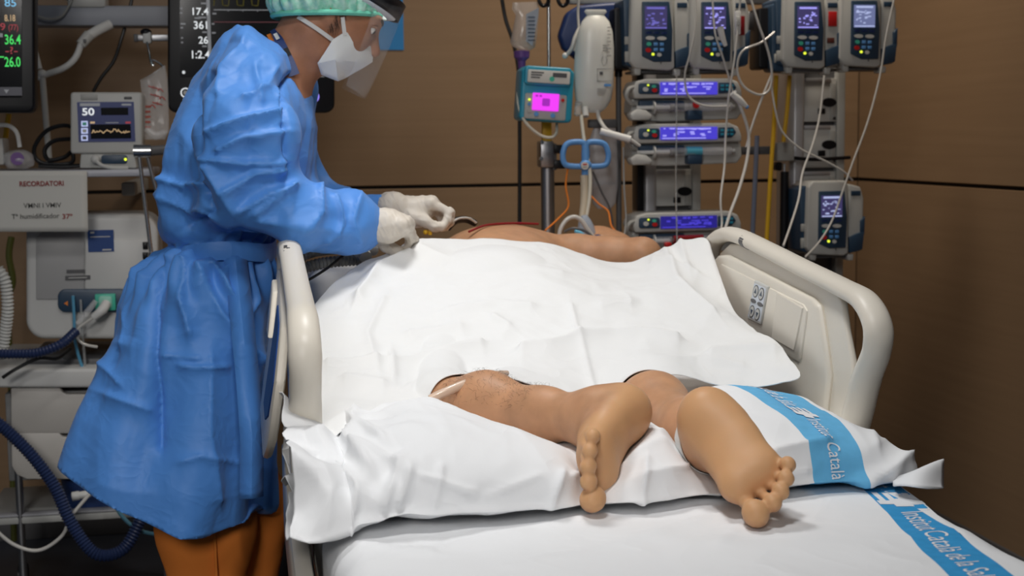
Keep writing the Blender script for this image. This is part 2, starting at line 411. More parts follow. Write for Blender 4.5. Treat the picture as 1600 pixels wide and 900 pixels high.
def surface(fn, lo, hi, h, B=12, lip=1.35, relax=2):
    """marching on a sparse grid (surface nets): returns (verts, quads)"""
    lo = np.array(lo, float); n = np.ceil((np.array(hi) - lo) / h / B).astype(int)
    c = [np.arange(n[k]) * B + (B - 1) / 2 for k in range(3)]
    G = np.meshgrid(*c, indexing='ij'); C = [(lo[k] + G[k].ravel() * h).astype(np.float32) for k in range(3)]
    d = fn(C).astype(np.float32)
    act = np.abs(d) < B * h * 0.90 * lip + 2 * h
    N = n * B
    V = np.repeat(np.repeat(np.repeat(d.reshape(n), B, 0), B, 1), B, 2)
    ids = np.argwhere(act.reshape(n)); o = np.arange(B)
    for s0 in range(0, len(ids), 400):
        q = ids[s0:s0 + 400]
        ix = (q[:, 0, None] * B + o)[:, :, None, None]; iy = (q[:, 1, None] * B + o)[:, None, :, None]; iz = (q[:, 2, None] * B + o)[:, None, None, :]
        S = (len(q), B, B, B)
        X = [np.broadcast_to(lo[k] + i * h, S).astype(np.float32).ravel() for k, i in enumerate((ix, iy, iz))]
        V[np.broadcast_to(ix, S).ravel(), np.broadcast_to(iy, S).ravel(), np.broadcast_to(iz, S).ravel()] = fn(X)
    ins = V < 0
    cnt = np.zeros(tuple(N - 1), np.int8)
    sl = lambda a: slice(a, -1 if a == 0 else None)
    for a in (0, 1):
        for b in (0, 1):
            for e in (0, 1): cnt += ins[sl(a), sl(b), sl(e)]
    cells = np.argwhere((cnt > 0) & (cnt < 8)); del cnt
    idx = np.full(tuple(N - 1), -1, np.int32); idx[tuple(cells.T)] = np.arange(len(cells))
    acc = np.zeros((len(cells), 3)); w = np.zeros(len(cells))
    cor = np.array([(a, b, e) for a in (0, 1) for b in (0, 1) for e in (0, 1)])
    vals = np.stack([V[tuple((cells + k).T)] for k in cor], 1)
    for i in range(8):
        for j in range(i + 1, 8):
            if np.abs(cor[i] - cor[j]).sum() != 1: continue
            a, b = vals[:, i], vals[:, j]; m = (a < 0) != (b < 0)
            t = np.where(m, a / np.where(m, a - b, 1), 0)
            acc += m[:, None] * (cor[i] + t[:, None] * (cor[j] - cor[i])); w += m
    verts = lo + (cells + acc / w[:, None]) * h
    F = []
    for ax in range(3):
        u, v = (ax + 1) % 3, (ax + 2) % 3
        s1 = [slice(1, -1)] * 3; s1[ax] = slice(0, -1); s2 = list(s1); s2[ax] = slice(1, None)
        A, Bq = ins[tuple(s1)], ins[tuple(s2)]
        e = np.argwhere(A != Bq); off = np.array([1, 1, 1]); off[ax] = 0; e = e + off
        fl = ins[tuple(e.T)]
        du = np.zeros(3, int); du[u] = 1; dv = np.zeros(3, int); dv[v] = 1
        q = np.stack([idx[tuple((e - du - dv).T)], idx[tuple((e - dv).T)], idx[tuple(e.T)], idx[tuple((e - du).T)]], 1)
        q[~fl] = q[~fl][:, ::-1]
        F.append(q)
    F = np.concatenate(F); F = F[(F >= 0).all(1)]
    for _ in range(relax): verts = smooth_v(verts, F, 0.5)
    return verts, F
def smooth_v(v, F, k):
    s = np.zeros_like(v); c = np.zeros(len(v))
    for a, b in ((0, 1), (1, 2), (2, 3), (3, 0)):
        for i, j in ((a, b), (b, a)):
            for x in range(3): s[:, x] += np.bincount(F[:, i], v[F[:, j], x], len(v))
            c += np.bincount(F[:, i], minlength=len(v))
    c[c == 0] = 1
    return v + k * (s / c[:, None] - v)
def normals(v, F):
    a = v[F[:, 2]] - v[F[:, 0]]; b = v[F[:, 3]] - v[F[:, 1]]; fn = np.cross(a, b); n = np.zeros_like(v)
    for i in range(4):
        for x in range(3): n[:, x] += np.bincount(F[:, i], fn[:, x], len(v))
    return n / (np.linalg.norm(n, axis=1)[:, None] + 1e-12)
def prune(v, F, keep):
    F = F[keep]; u, inv = np.unique(F, return_inverse=True)
    return v[u], inv.reshape(F.shape)
def rows(n, k):
    i, j = np.meshgrid(np.arange(n - 1), np.arange(k - 1), indexing='ij'); a = (i * k + j).ravel()
    return np.stack([a, a + 1, a + k + 1, a + k], 1)
class TPS:
    def __init__(s, xy, z, lam=0.0):
        xy = np.asarray(xy, float); n = len(xy); s.xy = xy
        K = s.k(np.linalg.norm(xy[:, None] - xy[None], axis=2)) + lam * np.eye(n); Pm = np.c_[np.ones(n), xy]
        A = np.zeros((n + 3, n + 3)); A[:n, :n] = K; A[:n, n:] = Pm; A[n:, :n] = Pm.T
        s.w = np.linalg.solve(A, np.r_[np.asarray(z, float), 0, 0, 0])
    def k(s, r): return np.where(r > 1e-9, r * r * np.log(r + 1e-12), 0)
    def __call__(s, x, y):
        q = np.stack([np.ravel(x), np.ravel(y)], 1)
        r = s.k(np.linalg.norm(q[:, None] - s.xy[None], axis=2)) @ s.w[:-3] + s.w[-3] + q @ s.w[-2:]
        return r.reshape(np.shape(x))
def crease(x, y, p0, p1, w, amp, asym=0.5):
    """a sharp fold along a segment: height field bump with crisp crest"""
    p0 = np.array(p0, float); d = np.array(p1, float) - p0; L = np.linalg.norm(d); d /= L
    t = ((x - p0[0]) * d[0] + (y - p0[1]) * d[1]) / L; s = -(x - p0[0]) * d[1] + (y - p0[1]) * d[0]
    f = np.clip(1 - np.abs(2 * t - 1) ** 3, 0, 1); f[(t < 0) | (t > 1)] = 0
    ww = np.where(s > 0, w * (1 - asym) * 2, w * asym * 2)
    return amp * f * np.exp(-np.abs(s) / ww) * np.clip(1.0, 0, 1)

def proj(v):
    d = v - CAM; z = d @ FWD
    return 800 + F_PX * (d @ RGT) / z, 450 - F_PX * (d @ UPV) / z
def fnoise(x, y, z, seed=0):
    """piecewise flat noise: the facets and sharp creases of crumpled cloth"""
    xi, yi, zi = np.floor(x), np.floor(y), np.floor(z); f = np.stack([x - xi, y - yi, z - zi], 0)
    o = np.argsort(-f, axis=0); fs = np.take_along_axis(f, o, 0)
    c = np.stack([xi, yi, zi], 0).astype(np.int64)
    def hsh(c):
        n = (c[0] * 374761393 + c[1] * 668265263 + c[2] * 2147483647 + seed * 974711) & 0xffffffff
        n = ((n ^ (n >> 13)) * 1274126177) & 0xffffffff
        return ((n ^ (n >> 16)) & 0xffff) / 65535.0
    r = hsh(c) * (1 - fs[0])
    for k in range(3):
        c = c + (np.arange(3).reshape((3,) + (1,) * (f.ndim - 1)) == o[k]); r = r + hsh(c) * (fs[k] - (fs[k + 1] if k < 2 else 0))
    return r
def facets(x, y, z, sc, seed, st=(1, 1, 1)):
    w = 0.35 * vnoise(x * sc * 0.6, y * sc * 0.6, z * sc * 0.6, seed + 90)
    a, b_, c = x * sc * st[0] + w, y * sc * st[1] + w, z * sc * st[2] - w
    return fnoise(0.80 * a + 0.48 * b_ + 0.36 * c, -0.6 * a + 0.64 * b_ + 0.48 * c, -0.6 * b_ + 0.8 * c, seed) - 0.5
def pcrease(x, y, pts, w, amp, asym=0.5):
    h = np.zeros_like(x)
    for a, b in zip(pts[:-1], pts[1:]):
        p0 = np.array(a, float); d = np.array(b, float) - p0; L = np.linalg.norm(d); d /= L
        t = ((x - p0[0]) * d[0] + (y - p0[1]) * d[1]) / L; s = -(x - p0[0]) * d[1] + (y - p0[1]) * d[0]
        e = np.hypot(np.where(t < 0, t * L, np.where(t > 1, (t - 1) * L, 0)), 0)
        ww = np.where(s > 0, w * 2 * (1 - asym), w * 2 * asym)
        h = np.maximum(h, np.exp(-np.abs(s) / ww - e / (w * 1.2)))
    return amp * h

# ------------------------------------------------------------------ the room
YB, XR = 5.0, None
XR = float(at(1340, 280, YB)[0])
zj = float(at(1340, 280, YB)[2])
b = MB(); b.box((-3.2, YB + 0.012, 0), (XR + 0.1, YB + 0.1, 3.2), 'groove')
for z0, z1 in ((0, zj - 0.006), (zj + 0.006, 2.42), (2.432, 3.2)):
    b.box((-3.2, YB, z0), (XR, YB + 0.03, z1), 'wall', 0.002, 1)
struct('wall_back', b)
b = MB(); b.box((XR + 0.012, 0.2, 0), (XR + 0.1, YB + 0.1, 3.2), 'groove')
for z0, z1 in ((0, zj - 0.006), (zj + 0.006, 2.42), (2.432, 3.2)):
    b.box((XR, 0.2, z0), (XR + 0.03, YB - 0.001, z1), 'wall_side', 0.002, 1)
struct('wall_right', b)
b = MB(); b.box((-3.2, 0.2, -0.1), (XR + 0.1, YB + 0.1, 0.0), 'floor'); struct('floor', b)
b = MB(); b.box((-3.2, YB - 0.012, 0), (XR, YB, 0.09), 'dgrey', 0.003); struct('baseboard_back', b)
b = MB(); b.box((XR - 0.012, 0.2, 0), (XR, YB - 0.02, 0.09), 'dgrey', 0.003); struct('baseboard_right', b)

# ------------------------------------------------------------------ the patient: one body in metres, prone, feet towards the foot of the bed
ZM = 0.79                                          # top of the mattress
def frame(heel, toe, hint, roll):
    L = toe - heel; L = L / np.linalg.norm(L)
    N = hint - L * (hint @ L); N /= np.linalg.norm(N); S = np.cross(L, N)
    c, s = math.cos(roll), math.sin(roll)
    return L, N * c + S * s, S * c - N * s
def foot(P, heel, ax, side, leg_dir_k=0.0):
    """P points; heel origin on the sole at the back of the heel; ax=(L,N,S) S points to the lateral or medial side; side=+1: big toe towards +S"""
    L, N, S = ax
    FK = 1.04; q = [(P[i] - heel[i]) / FK for i in range(3)]
    l = q[0] * L[0] + q[1] * L[1] + q[2] * L[2]; n = q[0] * N[0] + q[1] * N[1] + q[2] * N[2]; s = (q[0] * S[0] + q[1] * S[1] + q[2] * S[2]) * side
    Q = [l, s, n]
    d = ell(Q, (0.036, 0.0, -0.036), (0.038, 0.034, 0.037))
    d = smin(d, cap(Q, (0.04, -0.004, -0.040), (0.10, -0.012, -0.036), 0.032, 0.029), 0.03)
    d = smin(d, cap(Q, (0.08, -0.022, -0.026), (0.165, -0.028, -0.021), 0.023, 0.021), 0.03)      # lateral border
    d = smin(d, cap(Q, (0.06, 0.010, -0.052), (0.172, 0.022, -0.026), 0.030, 0.026), 0.035)       # instep and medial border
    d = smin(d, cap(Q, (0.10, 0.0, -0.050), (0.165, 0.0, -0.030), 0.030, 0.022), 0.03)
    d = smin(d, ell(Q, (0.178, 0.025, -0.022), (0.029, 0.025, 0.021)), 0.012)                     # ball of the foot
    d = smin(d, ell(Q, (0.170, -0.012, -0.019), (0.030, 0.030, 0.019)), 0.015)
    d = smin(d, cap(Q, (0.045, 0.0, -0.045), (0.055, 0.0, -0.085), 0.033, 0.036), 0.04)           # ankle
    d = smin(d, ell(Q, (0.060, 0.030, -0.078), (0.016, 0.012, 0.016)), 0.02)
    d = smin(d, ell(Q, (0.056, -0.031, -0.070), (0.016, 0.012, 0.016)), 0.02)
    toes = [((0.204, 0.027, -0.026), (0.238, 0.029, -0.009), 0.0120, 0.0195),
            ((0.204, 0.002, -0.026), (0.236, 0.000, -0.008), 0.0085, 0.0130),
            ((0.199, -0.016, -0.026), (0.226, -0.019, -0.007), 0.0080, 0.0124),
            ((0.189, -0.031, -0.025), (0.212, -0.036, -0.006), 0.0078, 0.0118),
            ((0.172, -0.044, -0.023), (0.194, -0.050, -0.005), 0.0076, 0.0114)]
    t = None
    for a, c, r0, r1 in toes:
        k = cap(Q, a, c, r0 * 0.9, r0); tip = ell(Q, c, (r1 * 1.12, r1 * 0.98, r1))
        k = smin(k, tip, 0.006); t = k if t is None else smin(t, k, 0.0012)
    return smin(d, t, 0.0045) * FK
def lpt(heel, ax, side, l, s, n): return heel + 1.04 * (ax[0] * l + ax[2] * (s * side) + ax[1] * n)

# right foot (the one on the photo's right): sole square to the room, toes down
vd = -ray(1150, 700) / np.linalg.norm(ray(1150, 700))
HR, TR = at(1082, 601, 2.10), at(1198, 768, 1.92)
AXR = frame(HR, TR, vd, math.radians(-14))
vd2 = -ray(960, 700) / np.linalg.norm(ray(960, 700))
HL, TL = at(1022, 624, 2.185), at(914, 770, 1.985)
AXL = frame(HL, TL, np.array([0.80, -0.58, 0.16]), 0.0)
def side_of(ax, px):       # +1 when S points to the photo's right
    return 1.0 if ax[2] @ RGT > 0 else -1.0
SR = -side_of(AXR, 0)      # big toe on the photo's left
SL = -1.0 if AXL[2][2] > 0 else 1.0       # big toe lowest
AR = lpt(HR, AXR, SR, 0.055, 0, -0.085); AL = lpt(HL, AXL, SL, 0.055, 0, -0.085)
KR = at(985, 628, 2.58); KL = at(690, 636, 2.50)
PEL = at(755, 480, 3.08); PEL[2] = 0.985
CH = at(778, 420, 3.50); CH[2] = 1.02
SHR = at(900, 405, 3.56)
def body(P):
    d = foot(P, HR, AXR, SR)
    d = smin(d, chain(P, [AR, AR + (KR - AR) * 0.3, AR + (KR - AR) * 0.68 + np.array([0, 0, 0.012]), KR], [0.036, 0.041, 0.056, 0.054], 0.04), 0.045)
    e = foot(P, HL, AXL, SL)
    e = smin(e, chain(P, [AL, AL + (KL - AL) * 0.3, AL + (KL - AL) * 0.68 + np.array([0, 0, 0.010]), KL], [0.036, 0.040, 0.052, 0.052], 0.04), 0.045)
    t = chain(P, [KR, PEL + np.array([0.10, -0.02, -0.02])], [0.054, 0.085], 0.04)
    t = smin(t, chain(P, [KL, PEL + np.array([-0.10, -0.02, -0.02])], [0.052, 0.085], 0.04), 0.05)
    t = smin(t, ell(P, PEL, (0.185, 0.15, 0.125)), 0.08)
    t = smin(t, ell(P, (PEL + CH) / 2, (0.15, 0.24, 0.105)), 0.10)
    t = smin(t, ell(P, CH, (0.175, 0.22, 0.125)), 0.10)
    # shoulders, arms
    t = smin(t, cap(P, CH + np.array([0.08, 0.06, 0.015]), SHR, 0.085, 0.06), 0.06)
    EL = at(1003, 402, 3.47)
    t = smin(t, chain(P, [SHR, at(950, 402, 3.52), EL], [0.058, 0.050, 0.050], 0.03), 0.035)
    t = smin(t, chain(P, [EL, at(985, 405, 3.78), at(965, 395, 3.92)], [0.046, 0.034, 0.030], 0.03), 0.02)
    LS = CH + np.array([-0.16, 0.10, -0.04])
    t = smin(t, chain(P, [LS, LS + np.array([-0.06, -0.22, -0.06]), LS + np.array([-0.03, -0.48, -0.07])], [0.06, 0.045, 0.035], 0.03), 0.05)
    # neck and head, turned to its side
    HC = at(935, 376, 3.93); HC[2] -= 0.045
    t = smin(t, cap(P, CH + np.array([0.06, 0.18, 0.0]), HC + np.array([0, -0.05, 0]), 0.065, 0.06), 0.05)
    t = smin(t, ell(P, HC, (0.085, 0.105, 0.088)), 0.03)
    t = smin(t, ell(P, HC + np.array([0.055, -0.02, 0.01]), (0.055, 0.05, 0.05)), 0.03)
    t = smin(t, cap(P, HC + np.array([0.10, 0.0, 0.02]), HC + np.array([0.112, -0.02, 0.012]), 0.012, 0.015), 0.012)
    return smin(smin(d, e, 0.004), t, 0.03)
v, F = surface(body, (0.02, 1.82, 0.74), (1.08, 4.1, 1.24), 0.0034, relax=2)
PAT = thing('person', 'patient lying face down in the bed under a white drape, bare soles towards the viewer', 'person', (PEL[0], PEL[1], ZM))
PB = obj('body', (v, F), PAT, 'skin', None)
def sole_weight(vv, heel, ax):                     # paler, thicker skin on the soles
    q = vv - heel; l, n_ = q @ ax[0], q @ ax[1]
    nn = normals(v, F) @ ax[1]; near_ = np.linalg.norm(q, axis=1) < 0.32
    return near_ * np.clip((l + 0.03) / 0.02, 0, 1) * np.clip((nn + 0.15) / 0.6, 0, 1) * np.clip((n_ + 0.075) / 0.03, 0, 1)
at_ = PB.data.attributes.new('sole', 'FLOAT', 'POINT'); at_.data.foreach_set('value', np.maximum(sole_weight(v, HR, AXR), sole_weight(v, HL, AXL)).astype(np.float32))
b = MB()                                             # fine dark hairs on the left calf
for i in range(480):
    u = random.uniform(0.30, 0.88); c = AL + (KL - AL) * u; a = random.uniform(-1.2, 1.4)
    r = np.interp(u, [0, 0.3, 0.68, 1], [0.036, 0.040, 0.052, 0.052]) + (0.010 * math.sin(u * 3.1))
    side = np.cross((KL - AL) / np.linalg.norm(KL - AL), [0, 0, 1.0]); side /= np.linalg.norm(side)
    n = np.array([0, 0, 1.0]) * math.cos(a) + side * math.sin(a); n -= (KL - AL) * (n @ (KL - AL)) / ((KL - AL) @ (KL - AL)); n /= np.linalg.norm(n)
    P0 = c + n * r
    for _ in range(6): P0 = P0 - n * float(body([np.array([q], np.float32) for q in P0])[0])
    t = np.array([random.uniform(-1, 1) for _ in range(3)]); t -= n * (t @ n)
    b.tube([P0 - n * 0.001, P0 + n * 0.0035 + t * 0.004, P0 + n * 0.005 + t * 0.010], [0.00013, 0.00012, 0.00006], 'hair', 3, 2, caps=False)
o = obj('leg_hair', b, PAT); o['kind'] = 'stuff'; o['label'] = 'fine dark hairs on the calf'

def hug(v, lift, it=4, way=(0, 0, 1)):
    """keeps a cloth surface clear of the body: moves points up (or down) out of it"""
    P = [v[:, k].astype(np.float32) for k in range(3)]
    for _ in range(it):
        d = body(P); m = np.maximum(lift - d, 0); P = [P[k] + way[k] * m * 1.02 for k in range(3)]
    return np.stack(P, 1).astype(float)

b = MB(); b.tube([at(672, 624, 2.38), at(700, 611, 2.385), at(735, 597, 2.40), at(772, 586, 2.42), at(792, 583, 2.45)], [0.008, 0.008, 0.008, 0.007, 0.005], mat('beige_tube', (0.66, 0.48, 0.36), 0.3, coat=0.3), 12, 6)
tag(obj('catheter_tube', b), 'beige tube lying along the left calf at the drape hem', 'tube')
# identification band round the right ankle
legd = (KR - AR) / np.linalg.norm(KR - AR); u1 = np.cross(legd, [0, 0, 1.0]); u1 /= np.linalg.norm(u1); u2 = np.cross(u1, legd)
c0 = AR + legd * 0.006; ring = []
for a in np.linspace(0, 2 * math.pi, 64, endpoint=False):
    d0 = u1 * math.cos(a) + u2 * math.sin(a); r = 0.02
    for _ in range(10):
        p = c0 + d0 * r; r += 0.0025 - float(body([np.array([q], np.float32) for q in p])[0]) + 0.0
    ring.append(c0 + d0 * min(max(r, 0.03), 0.062))
ring = np.array(ring)
b = MB(); b.grid(np.stack([ring - legd * 0.011, ring + legd * 0.011, ring * 1 + legd * 0.011 + (ring - c0) * 0.03, ring - legd * 0.011 + (ring - c0) * 0.03, ring - legd * 0.011]), 'white', True)
wb = obj('ankle_band', b, PAT); wb['label'] = 'white identification band on the ankle'

# ------------------------------------------------------------------ hospital bed
XL0, XL1 = 0.115, 1.035
BED = thing('hospital_bed', 'cream hospital bed with raised side rails, patient lying on it', 'bed', (0.57, 2.8, 0))
b = MB(); b.box((XL0 + 0.01, 1.50, 0.64), (XL1 - 0.01, 3.98, ZM - 0.012), 'linen', 0.04, 3); obj('mattress', b, BED)
b = MB()
b.box((XL0 - 0.015, 1.48, 0.575), (XL1 + 0.015, 4.0, 0.635), 'rail', 0.012)
b.box((XL0 + 0.06, 1.7, 0.50), (XL1 - 0.06, 3.8, 0.575), 'rail_dark', 0.01)
b.box((XL0 + 0.12, 1.9, 0.20), (XL1 - 0.12, 3.6, 0.30), 'rail_dark', 0.02)
for y in (2.2, 3.3): b.box((0.47, y - 0.07, 0.28), (0.67, y + 0.07, 0.52), 'grey', 0.015)
obj('bed_frame', b, BED)
for x in (XL0 + 0.08, XL1 - 0.08):
    for y in (1.75, 3.75):
        b = MB(); b.cyl((x - 0.03, y, 0.075), (x + 0.03, y, 0.075), 0.075, 'dgrey'); b.box((x - 0.04, y - 0.03, 0.13), (x + 0.04, y + 0.03, 0.21), 'grey', 0.01); obj('castor', b, BED)
XRR, XLR = 1.06, 0.083
def yz(px, py): p = atx(px, py, XRR); return (float(p[1]), float(p[2]))
path = [yz(*p) for p in ((1106, 430), (1109, 398), (1118, 376), (1136, 366), (1160, 371), (1205, 393), (1250, 416), (1318, 450), (1352, 471), (1371, 508), (1370, 548), (1354, 592), (1342, 640), (1330, 690))]
plate = [yz(*p) for p in ((1128, 394), (1142, 381), (1160, 382), (1250, 426), (1308, 457), (1318, 468), (1324, 515), (1333, 562), (1338, 640), (1322, 700))] + [(2.42, 0.70), (2.98, 0.70)] + [yz(1112, 430)]
inner = [yz(*p) for p in ((1120, 412), (1131, 399), (1146, 398), (1280, 466), (1290, 477), (1297, 520), (1306, 585), (1300, 640))] + [(2.52, 0.74), (2.96, 0.74)]
low = [yz(*p) for p in ((1132, 420), (1140, 412), (1270, 475), (1276, 485), (1266, 558), (1262, 566), (1200, 530), (1150, 500))]
pad = [yz(*p) for p in ((1196, 437), (1217, 447), (1206, 507), (1184, 497))]
sq = [yz(*p) for p in ((1230, 456), (1272, 480), (1258, 548), (1222, 528))]
def rail(mirror):
    x0 = XLR if mirror else XRR; sg = -1.0 if mirror else 1.0
    X = lambda d: x0 + sg * d
    b = MB()
    b.tube([(X(0), y, z) for y, z in path], [0.0165] * 7 + [0.017, 0.0185, 0.019, 0.020, 0.024, 0.026, 0.026], 'rail', 18, 6); b.v[-1][:, 0] = X(0) + (b.v[-1][:, 0] - X(0)) * np.interp(b.v[-1][:, 2], [0.8, 0.95, 1.02], [1.0, 1.15, 1.42])
    b.prism(plate, 'rail', 'yz', X(-0.004), X(0.009), 0.005, 3)
    o = obj('side_rail', b, BED); o['label'] = ('left' if mirror else 'right') + ' cream plastic side rail'
    b = MB(); b.prism(inner, 'rail', 'yz', X(-0.017), X(0.0), 0.010, 3); b.prism(low, 'rail', 'yz', X(-0.021), X(-0.012), 0.006, 2)
    obj('inner_panel', b, o)
    b = MB(); b.prism(sq, 'rail', 'yz', X(-0.0235), X(-0.018), 0.002, 1)
    obj('panel_inset', b, o)
    b = MB(); b.prism(pad, M['lgrey'], 'yz', X(-0.0245), X(-0.018), 0.002, 1)
    p = np.array(pad); q = p.mean(0) + (p - p.mean(0)) * 0.86
    b.prism([tuple(k) for k in q], 'pad_face', 'yz', X(-0.0252), X(-0.024))
    eu, ev = (p[1] - p[0]), (p[3] - p[0])
    for i in (0, 1):
        for j in (0, 1):
            c = p[0] + eu * (0.29 + 0.42 * i) + ev * (0.30 + 0.42 * j) + (ev * 0.04 if j else -ev * 0.06)
            oval = [tuple(c + 0.19 * eu * math.cos(a) + 0.16 * ev * math.sin(a)) for a in np.linspace(0, 2 * math.pi, 20, endpoint=False)]
            b.prism(oval, 'dgrey', 'yz', X(-0.0258), X(-0.0245))
            ov2 = [tuple(c + 0.15 * eu * math.cos(a) + 0.13 * ev * math.sin(a)) for a in np.linspace(0, 2 * math.pi, 20, endpoint=False)]
            b.prism(ov2, 'lgrey', 'yz', X(-0.0262), X(-0.0245))
            sgn = 1 if j else -1
            tri = [tuple(c + 0.09 * eu - 0.05 * sgn * ev), tuple(c - 0.09 * eu - 0.05 * sgn * ev), tuple(c + 0.08 * sgn * ev)]
            b.prism(tri, 'navy', 'yz', X(-0.0266), X(-0.0245))
    c = p.mean(0)
    for k in (-1, 1):
        a0 = c + eu * 0.26 * k
        b.prism([tuple(a0 + eu * 0.2 * math.cos(t) + ev * 0.05 * math.sin(t)) for t in np.linspace(0, 2 * math.pi, 14, endpoint=False)], 'dgrey', 'yz', X(-0.0262), X(-0.0245))
    if not mirror: o2 = obj('control_pad', b, o); o2['label'] = 'pale control pad with four arrow buttons'
    b = MB()                                          # dark mark and emblem strip round the far end of the grip
    a, c = np.array((X(0), *yz(1170, 376))), np.array((X(0), *yz(1176, 379)))
    b.cyl(a, c, 0.0169, 'dgrey' if not mirror else 'lgrey'); b.v[-1][:, 0] = X(0) + (b.v[-1][:, 0] - X(0)) * 1.42
    if mirror:
        e = np.array((X(0), *yz(1176, 378)))
        for k, (dx, dz) in enumerate(((-0.011, 0.004), (-0.006, 0.010), (-0.012, -0.006), (-0.004, 0.002))):
            b.box(e + np.array([dx - 0.003, -0.012 - 0.012 * k, 0.0120 + dz * 0.1 - 0.003 * k]), e + np.array([dx + 0.004, -0.004 - 0.012 * k, 0.0180 + dz * 0.05 - 0.004 * k]), 'dgrey')
    obj('grip_mark', b, o)
    def lean(b):                                       # the outer shell flares outwards towards its lower edge
        for q in b.v: q[:, 0] -= np.clip(1.10 - q[:, 2], 0, 1) * 0.15
    if mirror:                                        # outer face of the left rail
        out = [yz(*p) for p in ((1150, 400), (1165, 398), (1300, 466), (1316, 482), (1330, 560), (1324, 620), (1312, 650))] + [(2.5, 0.80), (2.95, 0.80)]
        b = MB(); b.prism(out, 'rail', 'yz', X(0.008), X(0.026), 0.008, 2); lean(b); obj('outer_panel', b, o)
        blu = [yz(*p) for p in ((1240, 450), (1292, 476), (1304, 490), (1316, 560), (1300, 610))] + [(2.55, 0.86), (2.72, 0.86)]
        b = MB(); b.prism(blu, 'deepblue', 'yz', X(0.024), X(0.0285), 0.002, 1); lean(b); k = obj('outer_keypad', b, o); k['label'] = 'dark blue keypad on the outer face'
        b = MB(); blk = [yz(*p) for p in ((1165, 415), (1200, 432), (1215, 500), (1180, 490))]
        b.prism(blk, 'rail', 'yz', X(0.024), X(0.036), 0.004, 2); lean(b); obj('latch_handle', b, o)
    b = MB()
    for y in (2.52, 2.88): b.box((X(0.0) - 0.012, y - 0.025, 0.585), (X(0.0) + 0.012, y + 0.025, 0.74), 'rail', 0.005)
    obj('rail_bracket', b, o)
rail(False); rail(True)
b = MB()                                              # lower trim along the left side of the frame, towards the foot end
b.prism([(1.55, 0.60), (1.60, 0.735), (2.32, 0.735), (2.62, 0.80), (2.72, 0.78), (2.72, 0.60)], 'rail', 'yz', XLR - 0.032, XLR - 0.004, 0.006, 2)
b.cyl((XLR - 0.036, 2.05, 0.69), (XLR - 0.02, 2.05, 0.69), 0.014, 'chrome')
obj('side_trim', b, BED)

# ------------------------------------------------------------------ fitted sheet with the printed band
def cloth_obj(name, v, nu, nv, mats, mi, parent=None, thick=0.0012, loc=None):
    f = rows(nv, nu); base = origin(parent) if parent is not None else np.array(loc, float)
    o = bpy.data.objects.new(name, mesh_np(name, v.reshape(-1, 3) - base, f, mats, mi)); COL.objects.link(o)
    if parent is not None: o.parent = parent
    else: o.location = base
    if thick:
        s = o.modifiers.new('thickness', 'SOLIDIFY'); s.thickness = thick; s.offset = 0
    return o
def lettering(txt_items, fn, m='print', lift=0.0012):
    """txt_items: list of (verts2d, faces); fn maps (a,b) arrays to room points and normals"""
    bm = bmesh.new()
    for v2, f in txt_items:
        vs = [bm.verts.new((p[0], p[1], 0)) for p in v2]
        for q in f:
            try: bm.faces.new([vs[i] for i in q])
            except ValueError: pass
    bmesh.ops.triangulate(bm, faces=list(bm.faces))
    for _ in range(3):
        e = [x for x in bm.edges if x.calc_length() > 0.009]
        if not e: break
        bmesh.ops.subdivide_edges(bm, edges=e, cuts=1); bmesh.ops.triangulate(bm, faces=list(bm.faces))
    bm.verts.index_update()
    a = np.array([v.co.x for v in bm.verts]); c = np.array([v.co.y for v in bm.verts]); F3 = [[v.index for v in q.verts] for q in bm.faces]; bm.free()
    p, n = fn(a, c)
    return MB().add(p + n * lift, F3, m)
def logo2d(x0, y0, h):
    """white cross emblem with stripes trailing to one side, drawn along +x"""
    it = []
    def quad(a, b, c, d, sk=0.25): return (np.array([(x0 + h * (q[0] + sk * (q[1] - 0.5)), y0 + h * q[1]) for q in (a, b, c, d)]), [[0, 1, 2, 3]])
    it.append(quad((0.62, 0.30), (1.30, 0.30), (1.30, 0.70), (0.62, 0.70)))
    it.append(quad((0.78, 0.0), (1.10, 0.0), (1.10, 0.30), (0.78, 0.30)))
    it.append(quad((0.78, 0.70), (1.10, 0.70), (1.10, 1.0), (0.78, 1.0)))
    for k in range(4):
        y = 0.08 + k * 0.225; it.append(quad((0.0 + 0.05 * (k % 2), y), (0.80, y), (0.80, y + 0.135), (0.0 + 0.05 * (k % 2), y + 0.135)))
    return it
def line2d(txt, x0, y0, h, bold=0.0, squeeze=1.0):
    v, f = text_mesh(txt, h, 'LEFT', bold); return [(np.c_[v[:, 0] * squeeze + x0, v[:, 1] + y0], f)], (v[:, 0].max() * squeeze if len(v) else 0)

